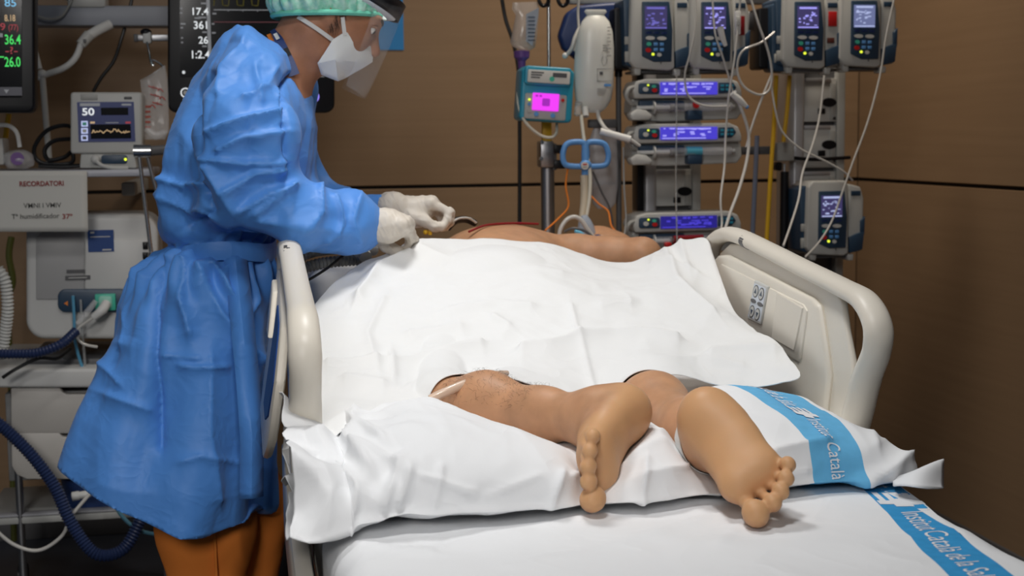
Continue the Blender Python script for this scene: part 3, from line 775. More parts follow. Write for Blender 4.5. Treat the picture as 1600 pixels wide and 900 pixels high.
bl0, bl1 = atz(1342, 757, ZM), atz(1482, 900, ZM); br0, br1 = atz(1400, 752, ZM), atz(1583, 900, ZM)
lineX = lambda p, q: (lambda y: p[0] + (q[0] - p[0]) * (y - p[1]) / (q[1] - p[1]))
bL, bR = lineX(bl0, bl1), lineX(br0, br1)
def sheet_xz(k, y):
    """k: column parameter 0..1 over left drop, top, band, right margin, right drop"""
    R = 0.055; x0, x1 = XL0 - 0.012, XL1 + 0.012
    L, Rr = np.clip(bL(y), x0 + 0.3, x1 - 0.22), np.clip(bR(y), x0 + 0.4, x1 - 0.12)
    L = bL(np.clip(y, 1.55, 2.3)); Rr = bR(np.clip(y, 1.55, 2.3))
    ks = [0, 0.08, 0.14, 0.62, 0.76, 0.86, 0.92, 1.0]
    out_x = np.zeros_like(k); out_z = np.zeros_like(k)
    def seg(i): return (k >= ks[i]) & (k <= ks[i + 1])
    t = lambda i: (k - ks[i]) / (ks[i + 1] - ks[i])
    m = seg(0); out_x[m] = x0; out_z[m] = (0.60 + (ZM - R - 0.60) * t(0))[m]
    m = seg(1); a = t(1) * math.pi / 2; out_x[m] = (x0 + R * (1 - np.cos(a)))[m]; out_z[m] = (ZM - R + R * np.sin(a))[m]
    for i, (p, q) in zip((2, 3, 4), ((x0 + R + 0 * y, L), (L, Rr), (Rr, x1 - R + 0 * y))):
        m = seg(i); out_x[m] = (p + (q - p) * t(i))[m]; out_z[m] = ZM
    m = seg(5); a = (1 - t(5)) * math.pi / 2; out_x[m] = (x1 - R * (1 - np.cos(a)))[m]; out_z[m] = (ZM - R + R * np.sin(a))[m]
    m = seg(6); out_x[m] = x1; out_z[m] = (ZM - R - (ZM - R - 0.60) * t(6))[m]
    return out_x, out_z
ks = np.concatenate([np.linspace(0, .08, 8)[:-1], np.linspace(.08, .14, 9)[:-1], np.linspace(.14, .62, 110)[:-1], np.linspace(.62, .76, 24)[:-1], np.linspace(.76, .86, 26)[:-1], np.linspace(.86, .92, 9)[:-1], np.linspace(.92, 1, 8)])
ys = np.linspace(1.47, 4.0, 240)
K, Yg = np.meshgrid(ks, ys)
Xg, Zg = sheet_xz(K, Yg)
def sheet_bump(x, y):
    px, py = x * 1000, y * 1000
    h = 0.004 * (vnoise(x * 5, y * 3.2, 0 * x, 3) - 0.5) + 0.0035 * (ridge(x * 5 + y * 3, y * 9 - x * 2, 0 * x, 5) - 0.5)
    for a, b_, w, am in (((200, 1900), (520, 2030), 14, .006), ((330, 1800), (690, 1990), 12, .005), ((640, 1850), (820, 2100), 13, .005), ((250, 2080), (480, 2120), 10, .006), ((560, 2100), (760, 2060), 10, .005), ((120, 1980), (240, 1890), 9, .008)):
        h = h + pcrease(px, py, [a, b_], w, am)
    return h
v = np.stack([Xg, Yg, Zg + sheet_bump(Xg, Yg) * (Zg > 0.7)], -1)
sag = (Zg < ZM - 0.01); v[..., 0] += sag * np.where(Xg < 0.5, -1, 1) * 0.010 * (vnoise(Yg * 9, Zg * 4, 0 * Yg, 8) - 0.35)
kc = (K[:-1, :-1] + K[1:, 1:]) / 2; mi = ((kc > 0.62) & (kc < 0.76)).astype(np.int32).ravel()
mi = mi * (((Yg[:-1, :-1]) < 2.6).ravel())
SHEET = tag(cloth_obj('bed_sheet', v, len(ks), len(ys), ['linen', 'band'], mi, loc=(0.57, 2.7, 0.60)), 'white fitted bed sheet with a blue printed band, stretched over the mattress', 'bed sheet')
def on_sheet(a, c):       # a runs towards the foot end, c across the band to the right
    y = 2.062 - a; w = bR(y) - bL(y); x = bL(y) + w * 0.5 + c
    return np.stack([x, y, ZM + sheet_bump(x, y)], 1), np.tile([0, 0, 1.0], (len(a), 1))
items = logo2d(0.0, -0.034, 0.070)
li, wd = line2d('Institut Català de la Salut', 0.118, -0.016, 0.036, 0.0, 0.345 / line2d('Institut Català de la Salut', 0, 0, 0.036)[1]); items += li
li, wd2 = line2d('Salut', -0.105, -0.016, 0.036, 0.0, 0.75); items += li
o = obj('printed_lettering', lettering(items, on_sheet), SHEET); o['label'] = 'white lettering and emblem on the blue band'

# ------------------------------------------------------------------ pillow under the shins
NS, NA = 260, 150
nl, nr = atz(548, 846, ZM), atz(1440, 757, ZM)
S = np.linspace(0, 1, NS)                    # along the pillow, left to right
A = np.linspace(0, 2 * math.pi, NA)          # round its section, from the far seam over the top to the near seam
def pillow_base(s, a):
    x = nl[0] - 0.02 + (nr[0] + 0.02 - nl[0]) * s
    near = nl[1] + (nr[1] - nl[1]) * s
    near = near + 0.02 * np.sin(s * math.pi) ** 2 * 0 
    far = 2.47 + 0.03 * np.sin(s * math.pi) + 0 * s
    H = np.interp(s, [0, 0.05, 0.11, 0.19, 0.32, 0.40, 0.50, 0.66, 0.8, 0.9, 0.97, 1.0], [0.075, 0.108, 0.130, 0.134, 0.110, 0.094, 0.092, 0.100, 0.102, 0.088, 0.045, 0.016])
    n = 2.7; ca, sa = np.cos(a), np.sin(a)
    cy = (near + far) / 2; ry = (far - near) / 2
    y = cy + ry * np.sign(ca) * np.abs(ca) ** (2 / n)
    z = ZM + 0.004 + H * (0.22 + np.where(sa > 0, 0.78, 0.22) * np.sign(sa) * np.abs(sa) ** (2 / n))
    z = z + 0.026 * np.clip((y - near - 0.04) / 0.26, 0, 1) * (sa > 0) * np.clip((s - 0.45) * 4, 0, 1) * (1 - s ** 8)
    return x, y, z
Sg, Ag = np.meshgrid(S, A)
x, y, z = pillow_base(Sg, Ag)
P3 = np.stack([x, y, z], -1)
def grid_normals(P):
    du = np.gradient(P, axis=1); dv = np.gradient(P, axis=0); n = np.cross(du, dv); return n / (np.linalg.norm(n, axis=2)[..., None] + 1e-12)
N3 = grid_normals(P3)
if N3[NA // 4, NS // 2, 2] < 0: N3 = -N3
px, py = proj(P3.reshape(-1, 3)); px = px.reshape(x.shape); py = py.reshape(x.shape)
h = 0.006 * (ridge(x * 7 + z * 5, y * 7, z * 9, 11) - 0.5) * np.clip(1.6 - 1.5 * Sg, 0.45, 1)
h = h + 0.005 * (ridge(x * 16 + y * 8, z * 14 - x * 5, y * 6, 12) - 0.5) * np.exp(-((Sg - 0.10) / 0.14) ** 2)
for pts, w, am in (([(560, 640), (548, 690), (580, 730)], 12, .012), ([(548, 655), (600, 690)], 9, .010), ([(560, 700), (625, 720), (600, 790)], 9, .010), ([(520, 720), (560, 760), (545, 830)], 9, .012),
                   ([(640, 735), (625, 785)], 6, .007), ([(690, 730), (680, 785)], 6, .005), ([(660, 745), (740, 770)], 7, .005), ([(880, 740), (860, 785)], 6, .007), ([(840, 745), (760, 775)], 7, .004),
                   ([(1010, 720), (1000, 780)], 7, .006), ([(1040, 690), (900, 745)], 10, .007), ([(1060, 650), (960, 730)], 8, .005), ([(1120, 720), (1000, 745)], 9, .006),
                   ([(1340, 640), (1365, 700)], 11, .008), ([(1420, 720), (1340, 750)], 9, .012), ([(1290, 690), (1210, 705)], 9, .007), ([(1380, 690), (1430, 730)], 8, .010), ([(1260, 735), (1120, 765)], 7, .004)):
    h = h + 1.7 * pcrease(px, py, pts, w, am) * (np.sin(Ag) > -0.5)
h = h + 0.034 * facets(x, y, z, 9, 77) * np.exp(-(Sg / 0.17) ** 2) + 0.016 * facets(x, y, z, 20, 78) * np.exp(-(Sg / 0.2) ** 2) + 0.005 * facets(x, y, z, 11, 79) + 0.0025 * facets(x, y, z, 24, 80)
P3 = P3 + N3 * h[..., None]
near_low = np.exp(-((Ag - math.pi * 1.03) / 0.10) ** 2)
P3[..., 1] -= 0.010 * near_low; 
P3[..., 2] = np.maximum(P3[..., 2], ZM + 0.008)
flat = P3.reshape(-1, 3); top = np.sin(Ag).ravel() > -0.25
wv = np.clip((-np.cos(Ag).ravel()[top] - 0.55) / 0.4, 0, 1); way = np.stack([0 * wv, wv, -(1 - wv) - 0.1], 0)
q = hug(flat[top].copy(), 0.002, 12, way); dq = np.zeros_like(flat); dq[top] = q - flat[top]; dq = dq.reshape(P3.shape); bl = dq.copy()
for _ in range(60):
    bl[1:-1, 1:-1] = 0.25 * (bl[2:, 1:-1] + bl[:-2, 1:-1] + bl[1:-1, 2:] + bl[1:-1, :-2])
    bl = np.where(np.abs(dq) > np.abs(bl), dq, bl)
P3 = flat.reshape(P3.shape) + bl
P3[..., 2] = np.maximum(P3[..., 2], ZM + 0.006)
sL = lambda a_: 0
# the printed band across the pillow
pb = [at(1130, 601, 2.46), at(1232, 590, 2.46), at(1262, 755, 2.13), at(1345, 748, 2.13)]
def s_of(p): return (p[0] - (nl[0] - 0.02)) / (nr[0] + 0.04 - nl[0])
sb0, sb1 = s_of(pb[0]) , s_of(pb[1]); sb2, sb3 = s_of(pb[2]), s_of(pb[3])
def band_edges(yv): t = np.clip((2.46 - yv) / 0.33, 0, 1); return sb0 + (sb2 - sb0) * t, sb1 + (sb3 - sb1) * t
e0, e1 = band_edges(P3[..., 1])
# shear columns so that two grid lines follow the band edges
i0, i1 = int(round(((sb0 + sb2) / 2) * (NS - 1))), int(round(((sb1 + sb3) / 2) * (NS - 1)))
Snew = np.zeros_like(Sg)
for r in range(NA):
    a0, a1 = e0[r, i0], e1[r, i1]
    Snew[r] = np.interp(np.arange(NS), [0, i0, i1, NS - 1], [0, a0, a1, 1])
R3 = np.zeros_like(P3)
for r in range(NA):
    for c in range(3): R3[r, :, c] = np.interp(Snew[r], S, P3[r, :, c])
P3 = R3
mi = np.zeros((NA - 1, NS - 1), np.int32); mi[:, i0:i1] = 1
PIL = tag(cloth_obj('pillow', P3, NS, NA, ['linen', 'band_light'], mi.ravel(), loc=(0.6, 2.25, ZM), thick=0), 'white pillow with a blue printed band, lying across the bed under the bare shins', 'pillow')
b = MB()
# right corner tab of the case
c0, c1 = P3[NA // 2, NS - 10], at(1475, 738, 2.10)
tab = []
for i, t in enumerate(np.linspace(0, 1, 16)):
    row = []
    for w in np.linspace(-1, 1, 14):
        p = np.array(atz(1395 + 80 * t, 752 - 22 * t * (1 - 0.4 * t) + w * (14 + 2 * t), ZM + 0.012 + 0.018 * math.sin(t * 2.6) + 0.012 * (1 - w) * 0.5))
        p[2] += 0.008 * math.sin(3 * t + 2 * w); row.append(p)
    tab.append(row)
b.grid(tab, 'linen'); o = obj('case_corner', b, PIL); m_ = o.modifiers.new('t', 'SOLIDIFY'); m_.thickness = 0.002
# open left end of the pillowcase: a loose rumpled sleeve
nk, na = 40, 110
ring0 = P3[:, 6]; cen = ring0.mean(0); SLV = []
for i, t in enumerate(np.linspace(0, 1, nk)):
    idx = np.linspace(0, NA - 1, na); rg = np.stack([np.interp(idx, np.arange(NA), ring0[:, c]) for c in range(3)], 1)
    an = np.linspace(0, 2 * math.pi, na)
    out = np.array([-0.075 - 0.030 * np.sin(0.5), 0.0, 0.0])
    p = rg + np.array([-0.085, 0.0, 0.0]) * t
    fl = 1 + 0.16 * t * np.sin(an * 2 + 0.6) - 0.10 * t
    p = cen + np.array([-0.085, 0, 0]) * t + (rg - cen) * fl[:, None]
    p[:, 2] += t * (0.035 * np.maximum(np.sin(an), 0) + 0.018 * np.sin(5 * an + 3 * t) + 0.03 * np.exp(-((an - 1.2) / 0.5) ** 2))
    p[:, 1] += t * (0.015 * np.sin(7 * an + 1) - 0.02)
    nz = ridge(p[:, 0] * 14, p[:, 1] * 12, p[:, 2] * 14, 21) - 0.5
    nz = 1.6 * facets(p[:, 0], p[:, 1], p[:, 2], 11, 22) + 0.6 * facets(p[:, 0], p[:, 1], p[:, 2], 26, 23); p += (rg - cen) / (np.linalg.norm(rg - cen, axis=1)[:, None] + 1e-6) * (0.030 * min(1, 2.5 * t) * nz)[:, None]; p[:, 0] += 0.022 * t * nz
    p[-1] = p[0]
    p[:, 2] = np.maximum(p[:, 2], ZM + 0.006 - 0.09 * t * (p[:, 1] < cen[1]) * np.clip((XL0 + 0.02 - p[:, 0]) / 0.05, 0, 1))
    SLV.append(p)
v = np.array(SLV).transpose(1, 0, 2)
o = cloth_obj('case_opening', v, nk, na, ['linen'], None, PIL, 0.0015)
def on_pillow(off):
    def fn(a, c):
        # a: distance along the band from the far edge over the top and down the near face; c: across
        mid = (i0 + i1) // 2; prof = P3[:, mid]
        L = np.r_[0, np.cumsum(np.linalg.norm(np.diff(prof, axis=0), axis=1))]
        st = int(np.argmax(prof[:, 1] < 2.47)); st = max(st, 3)
        rr = np.interp(a + L[st], L, np.arange(NA)); cc = mid + c / np.mean(np.linalg.norm(np.diff(P3[NA // 4], axis=0), axis=1)) + 0 * a
        r0 = np.clip(np.floor(rr).astype(int), 0, NA - 2); q0 = np.clip(np.floor(cc).astype(int), 0, NS - 2); fr, fc = (rr - r0)[:, None], (cc - q0)[:, None]
        p = (P3[r0, q0] * (1 - fr) + P3[r0 + 1, q0] * fr) * (1 - fc) + (P3[r0, q0 + 1] * (1 - fr) + P3[r0 + 1, q0 + 1] * fr) * fc
        n = np.cross(P3[r0, q0 + 1] - P3[r0, q0], P3[r0 + 1, q0] - P3[r0, q0]); n /= np.linalg.norm(n, axis=1)[:, None] + 1e-9
        ce = P3[r0].mean(1); s = np.sign(np.sum(n * (p - np.array([0, 2.28, ZM + 0.05]) * np.array([0, 1, 1]) - np.stack([p[:, 0], 0 * a, 0 * a], 1)), axis=1)); n *= s[:, None]
        return p, n
    return fn
items, wd = line2d('Institut Català de la Salut', 0.0, -0.020, 0.040, 0.0, 0.225 / line2d('Institut Català de la Salut', 0, 0, 0.040)[1])
items += logo2d(wd + 0.008, -0.026, 0.048)
li, _ = line2d('Institut Català', wd + 0.075, -0.016, 0.034, 0.0, 0.52); items += li
items = [(v2, f) for v2, f in items]
o = obj('printed_lettering', lettering(items, on_pillow(0), lift=0.0016), PIL); o['label'] = 'white lettering and emblem on the blue band'

# ------------------------------------------------------------------ white drape over the patient
NU, NV = 300, 190
rws = [[(497, 725, 2.20), (530, 678, 2.28), (605, 642, 2.38), (690, 618, 2.46), (768, 591, 2.46), (830, 598, 2.46), (910, 622, 2.43), (960, 597, 2.47), (1045, 579, 2.47), (1110, 592, 2.48), (1180, 599, 2.47), (1243, 585, 2.44), (1250, 574, 2.46)],
       [(497, 570, 2.60), (560, 548, 2.66), (640, 538, 2.68), (760, 533, 2.68), (850, 535, 2.68), (950, 530, 2.70), (1050, 520, 2.70), (1130, 520, 2.68), (1213, 535, 2.60)],
       [(494, 505, 2.84), (560, 466, 2.92), (640, 447, 2.93), (760, 440, 2.93), (870, 440, 2.93), (980, 440, 2.95), (1070, 440, 2.93), (1148, 487, 2.82)],
       [(490, 478, 2.94), (530, 434, 3.04), (575, 404, 3.09), (612, 390, 3.11), (655, 370, 3.15), (740, 366, 3.19), (840, 368, 3.19), (905, 387, 3.18), (970, 403, 3.17), (1040, 389, 3.15), (1098, 371, 3.10), (1112, 388, 3.06)]]
R = []
for r in rws:
    p = np.array([at(*q) for q in r]); p, _ = catmull(p, np.zeros(len(p)), 12)
    L = np.r_[0, np.cumsum(np.linalg.norm(np.diff(p[:, :2], axis=0), axis=1))]; L /= L[-1]
    R.append(np.stack([np.interp(np.linspace(0, 1, NU), L, p[:, k]) for k in range(3)], 1))
R = np.array(R); D = []
tt = np.linspace(0, 3, NV)
for t in tt:
    i = min(int(t), 2); f = t - i
    a, b_, c, d = R[max(i - 1, 0)] if i > 0 else 2 * R[0] - R[1], R[i], R[i + 1], R[i + 2] if i < 2 else 2 * R[3] - R[2]
    D.append(0.5 * (2 * b_ + (c - a) * f + (2 * a - 5 * b_ + 4 * c - d) * f * f + (3 * b_ - a - 3 * c + d) * f ** 3))
D = np.array(D)
px, py = proj(D.reshape(-1, 3)); px = px.reshape(NV, NU); py = py.reshape(NV, NU); x, y = D[..., 0], D[..., 1]
h = 0.008 * (vnoise(x * 6, y * 6, 0 * x, 31) - 0.5) + 0.010 * facets(x, y, 0 * x, 5.5, 32, (0.7, 1.2, 1)) + 0.005 * facets(x, y, 0 * x, 12, 33) + 0.002 * facets(x, y, 0 * x, 26, 34)
for pts, w, am, asy in (([(512, 570), (610, 564), (690, 549), (752, 536)], 9, .012, .35), ([(815, 546), (860, 545), (918, 534), (997, 528), (1060, 531)], 8, .014, .35), ([(770, 498), (795, 512)], 8, .008, .5),
                        ([(893, 480), (905, 533), (930, 600)], 6, .006, .4), ([(612, 545), (616, 585)], 6, .006, .5), ([(700, 487), (775, 474), (830, 480)], 11, .008, .4), ([(640, 520), (720, 510)], 10, .007, .4), ([(940, 478), (985, 470)], 9, .006, .5),
                        ([(1040, 395), (1060, 440), (1115, 490)], 8, .010, .4), ([(1020, 405), (1090, 430)], 9, .010, .4), ([(1060, 372), (1075, 420)], 7, .008, .5), ([(600, 470), (575, 520), (590, 570)], 8, .007, .4), ([(1110, 550), (1210, 545)], 8, .009, .4), ([(700, 585), (640, 600)], 8, .006, .5),
                        ([(730, 400), (800, 420), (880, 425)], 11, .006, .5), ([(640, 400), (590, 425), (560, 470)], 9, .014, .5), ([(655, 385), (700, 400)], 9, .008, .5), ([(1000, 560), (1090, 555), (1160, 570)], 8, .006, .5), ([(540, 590), (600, 598)], 7, .006, .5)):
    h = h + pcrease(px, py, pts, w, am, asy)
D[..., 2] += 1.7 * h - 0.006
# pinched up by the gloved hand
D = hug(D.reshape(-1, 3), 0.004, 4).reshape(D.shape)
for k in range(2):
    D[1:-1, 1:-1, 2] = 0.5 * D[1:-1, 1:-1, 2] + 0.125 * (D[2:, 1:-1, 2] + D[:-2, 1:-1, 2] + D[1:-1, 2:, 2] + D[1:-1, :-2, 2])
# thickness edge roll: the hem drops a little
DR = tag(cloth_obj('drape', D, NU, NV, ['sheet'], None, loc=(0.57, 2.8, 0.9), thick=0.0016), 'creased white drape covering the patient from the back to the knees', 'drape')

# ------------------------------------------------------------------ the clinician: body, clothes, gloves
YM = 3.25
def A3(px, py, Y=YM): return at(px, py, Y)
feet = np.array([-0.03, YM, 0.0])
DOC = thing('person', 'clinician in a blue gown, green cap, mask and face shield bending over the bed', 'person', feet)
HCn = A3(518, 40, YM); fw = np.array([0.87, 0, -0.49]); up = np.array([0.49, 0, 0.87]); sd = np.array([0, 1.0, 0])
def hl(f, u, s=0.0): return HCn + fw * f + up * u + sd * s
def headf(P):
    AX = (fw, sd, up)
    d = ell(P, hl(-0.012, 0.040), (0.103, 0.079, 0.090), AX)
    d = smin(d, ell(P, hl(0.038, -0.008), (0.054, 0.062, 0.066), AX), 0.04)                       # face
    d = smin(d, chain(P, [hl(-0.030, -0.035, -0.052), hl(0.012, -0.068, -0.045), hl(0.054, -0.068, 0)], [0.026, 0.022, 0.020], 0.02), 0.03)   # jaw
    d = smin(d, chain(P, [hl(-0.030, -0.035, 0.052), hl(0.012, -0.068, 0.045), hl(0.054, -0.068, 0)], [0.026, 0.022, 0.020], 0.02), 0.03)
    d = smin(d, cap(P, hl(0.092, 0.032), hl(0.113, -0.004), 0.009, 0.013), 0.014)                # nose
    d = smin(d, ell(P, hl(0.080, 0.058), (0.018, 0.055, 0.012), AX), 0.02)                        # brow
    for s in (-1, 1):
        d = smax(d, -ell(P, hl(0.096, 0.034, 0.032 * s), (0.016, 0.017, 0.011), AX), 0.012)      # eye sockets
        d = smin(d, ell(P, hl(0.066, 0.0, 0.040 * s), (0.020, 0.018, 0.020), AX), 0.02)        # cheeks
        d = smin(d, ell(P, hl(-0.012, 0.018, 0.080 * s), (0.020, 0.008, 0.032), AX), 0.008)      # ears
    d = smin(d, ell(P, hl(0.080, -0.035), (0.010, 0.026, 0.009), AX), 0.010)                      # mouth
    d = smin(d, chain(P, [hl(-0.045, -0.010), A3(468, 78), A3(440, 112), A3(400, 150)], [0.060, 0.058, 0.060, 0.078], 0.04), 0.04)  # neck
    d = smin(d, ell(P, A3(395, 190), (0.13, 0.19, 0.13)), 0.06)                                   # chest under the gown
    d = smin(d, chain(P, [A3(380, 200), A3(340, 330), A3(340, 420)], [0.10, 0.085, 0.08], 0.05), 0.06)
    return d
lo, hi = A3(280, 480) , A3(640, -70); lo[1], hi[1] = 3.0, 3.5
v, F = surface(headf, np.minimum(lo, hi), np.maximum(lo, hi), 0.0042, relax=2)
obj('body', (v, F), DOC, 'skin_face', None)
for s in (-1, 1):
    b = MB(); b.ball(hl(0.0795, 0.033, 0.032 * s), 0.0115, mat('eye_white', (0.7, 0.68, 0.65), 0.2) if s < 0 else bpy.data.materials['eye_white']); b.ball(hl(0.0865, 0.031, 0.033 * s), (0.0055, 0.006, 0.006), 'hair'); obj('eye', b, DOC)
    b = MB(); b.tube([hl(0.077, 0.038, 0.047 * s), hl(0.089, 0.0425, 0.034 * s), hl(0.087, 0.038, 0.019 * s)], [0.003, 0.0042, 0.003], 'skin_face', 8); obj('eyelid', b, DOC)
    b = MB(); b.tube([hl(0.076, 0.056, 0.052 * s), hl(0.093, 0.060, 0.035 * s), hl(0.099, 0.055, 0.014 * s)], [0.003, 0.0045, 0.003], 'hair', 8); obj('eyebrow', b, DOC)
b = MB()
for k in range(90):                                    # short dark sideburn and nape hair showing under the cap
    for s in (-1,):
        f = random.uniform(-0.006, 0.018); u = random.uniform(-0.020, 0.03); p = hl(f, u, -0.06)
        for _ in range(8): p = p + np.array([0, 1, 0]) * float(headf([np.array([q], np.float32) for q in p])[0])
        b.tube([p, p + np.array([0.001, -0.002, -0.009])], [0.0004, 0.0002], 'hair', 4, 0)
o = obj('sideburn', b, DOC); o['kind'] = 'stuff'

# gown: one sewn shell with sleeves
prof = [(32, 368, 392), (40, 362, 408), (52, 352, 424), (66, 343, 440), (85, 334, 458), (110, 320, 474), (150, 302, 488), (200, 283, 498), (250, 262, 499), (300, 254, 500), (345, 258, 480), (380, 272, 432), (400, 262, 430), (430, 234, 428), (475, 202, 428), (520, 180, 427), (560, 162, 426), (630, 130, 425), (700, 98, 424), (800, 52, 423)]
pz = np.array([A3(380, q[0])[2] for q in prof]); pb_ = np.array([A3(q[1], q[0])[0] for q in prof]); pf = np.array([A3(q[2], q[0])[0] for q in prof])
pw = np.array([0.03, 0.07, 0.11, 0.135, 0.16, 0.18, 0.195, 0.205, 0.21, 0.205, 0.19, 0.17, 0.175, 0.195, 0.215, 0.235, 0.245, 0.265, 0.28, 0.30])
oz = np.argsort(pz); pz, pb_, pf, pw = pz[oz], pb_[oz], pf[oz], pw[oz]
def gown_fn(P):
    x, y, z = P
    xb, xf, w = np.interp(z, pz, pb_), np.interp(z, pz, pf), np.interp(z, pz, pw)
    xc, a = (xb + xf) / 2, (xf - xb) / 2
    yc = YM + 0.0 * z
    n = 2.3
    r = (np.abs((x - xc) / a) ** n + (np.abs((y - yc) / w)) ** n) ** (1 / n)
    d = (r - 1) * np.minimum(a, w)
    d = np.maximum(d, z - pz[-1]); d = np.maximum(d, pz[0] + 0.02 - z)
    sh, el, wr = A3(398, 140, 3.10), A3(372, 318, 3.02), A3(548, 347, 3.06)
    s1 = chain(P, [sh, A3(394, 215, 3.03), el], [0.088, 0.104, 0.080], 0.05)
    s1 = smin(s1, chain(P, [el, A3(462, 328, 3.02), wr, A3(572, 350, 3.07)], [0.074, 0.068, 0.056, 0.046], 0.03), 0.06)
    d = smin(d, s1, 0.035)
    s2 = chain(P, [A3(440, 160, 3.40), A3(480, 290, 3.46), A3(560, 322, 3.38), A3(612, 318, 3.34)], [0.075, 0.070, 0.056, 0.042], 0.03)
    d = smin(d, s2, 0.04)
    return d
v, F = surface(gown_fn, (-0.56, 2.84, 0.44), (0.40, 3.60, 1.68), 0.0055, relax=3)
n = normals(v, F)
px, py = proj(v)
near = np.clip((YM + 0.06 - v[:, 1]) / 0.08, 0, 1)
x, y, z = v.T
h = 0.004 * (vnoise(x * 7, y * 7, z * 5, 41) - 0.5) - 0.006
h += 0.070 * facets(x, y, z, 6.5, 42, (1, 1, 1.15)) + 0.022 * facets(x, y, z, 15, 43) + 0.003 * facets(x, y, z, 30, 44)
sk = np.clip((A3(380, 400)[2] - z) / 0.25, 0, 1)       # below the waist: long hanging folds
ang = np.arctan2(y - YM, x - np.interp(z, pz, (pb_ + pf) / 2))
h = h * (1 - 0.55 * sk) + sk * (0.014 * np.sin(ang * 5.0 + 0.8 + 1.3 * np.sin(z * 4)) + 0.008 * np.sin(ang * 11 + 2 + z * 3))
waist = np.exp(-((py - 385) / 16) ** 2) * (px < 440); h += -0.014 * waist
gath = np.exp(-((py - 425) / 45) ** 2) * (px < 450) * (py > 380); h += gath * 0.012 * (np.sin(ang * 22 + 2 * np.sin(z * 30)) )
FO = [([(360, 200), (300, 130)], 14, .0, .5)]
for pts, w, am, asy in (([(337, 118), (318, 150), (313, 190), (318, 300)], 7, -.022, .5), ([(330, 205), (390, 180), (440, 168)], 8, .013, .3), ([(345, 232), (375, 215), (445, 205)], 8, .014, .3),
                        ([(322, 245), (385, 255), (447, 250)], 8, .014, .3), ([(330, 262), (345, 300), (362, 330)], 12, .012, .5), ([(355, 300), (400, 270), (440, 262)], 9, .014, .35), ([(375, 330), (420, 300), (455, 292)], 8, .015, .3),
                        ([(455, 290), (420, 315), (395, 335)], 8, .010, .6), ([(500, 290), (495, 330), (470, 350)], 9, .014, .5), ([(520, 308), (530, 345), (505, 365)], 8, .013, .5), ([(560, 312), (548, 345), (560, 372)], 7, .010, .5), ([(405, 345), (470, 345), (540, 360)], 10, .010, .5),
                        ([(380, 60), (350, 110), (345, 150)], 10, .010, .5), ([(440, 100), (420, 130), (380, 150)], 9, .012, .4), ([(470, 110), (445, 150), (447, 260)], 7, -.016, .5), ([(400, 100), (410, 150)], 9, .009, .5), ([(440, 130), (445, 190)], 6, .008, .5),
                        ([(252, 275), (290, 290), (320, 285)], 7, .014, .3), ([(258, 300), (290, 320), (318, 340)], 10, .012, .4), ([(300, 350), (330, 330), (322, 300)], 10, -.012, .5),
                        ([(300, 410), (285, 470), (295, 520)], 10, .016, .5), ([(335, 410), (355, 450), (372, 480)], 10, .020, .4), ([(315, 420), (345, 490), (400, 560)], 16, .018, .4), ([(265, 415), (245, 480), (240, 560), (250, 700)], 9, -.016, .5), ([(235, 440), (205, 490), (195, 540)], 10, .016, .5), ([(385, 400), (395, 470), (375, 520)], 9, .012, .5),
                        ([(280, 570), (300, 573), (355, 572)], 7, .010, .25), ([(255, 555), (310, 560)], 8, .007, .5), ([(175, 620), (230, 640)], 12, .010, .5), ([(160, 560), (190, 600)], 9, .008, .5), ([(330, 560), (325, 680), (340, 780)], 14, .010, .5), ([(280, 720), (310, 710), (410, 730)], 8, .007, .4)):
    h += near * pcrease(px, py, pts, w * 0.8, am * 1.45, asy)
cuffd = np.minimum(np.linalg.norm(v - A3(572, 350, 3.07), axis=1), np.linalg.norm(v - A3(612, 318, 3.34), axis=1))
h *= np.clip(0.35 + cuffd / 0.12, 0, 1)
coll = np.clip(np.hypot(px - 450, py - 70) / 70, 0.15, 1); h = h * coll - 0.004 * (1 - coll)
# keep the sleeve from being eaten by folds
v = v + n * h[:, None]
# hem: open below the slanted lower edge
fc = v[F].mean(1); hx, hy = proj(fc)
zh = np.interp(fc[:, 0], [A3(97, 700)[0], A3(200, 750)[0], A3(290, 786)[0], A3(425, 794)[0]], [A3(97, 700)[2], A3(200, 750)[2], A3(290, 786)[2], A3(425, 794)[2]])
v, F = prune(v, F, fc[:, 2] > zh)
def rim(F):                                            # vertices on an open edge
    e = np.concatenate([F[:, [0, 1]], F[:, [1, 2]], F[:, [2, 3]], F[:, [3, 0]]]); e.sort(axis=1)
    u, c = np.unique(e, axis=0, return_counts=True); return np.unique(u[c == 1])
rv = rim(F); v[rv, 2] = np.interp(v[rv, 0], [A3(97, 700)[0], A3(200, 750)[0], A3(290, 786)[0], A3(425, 794)[0]], [A3(97, 700)[2], A3(200, 750)[2], A3(290, 786)[2], A3(425, 794)[2]]) + 0.002 * np.sin(v[rv, 1] * 20)
# neck opening
fc = v[F].mean(1)
nk = cap([fc[:, i] for i in range(3)], A3(474, 58), A3(442, 84), 0.062, 0.046)
v, F = prune(v, F, nk > 0)
GW = obj('gown', (v, F), DOC, 'gown', None)
s = GW.modifiers.new('thickness', 'SOLIDIFY'); s.thickness = 0.003; s.offset = -1
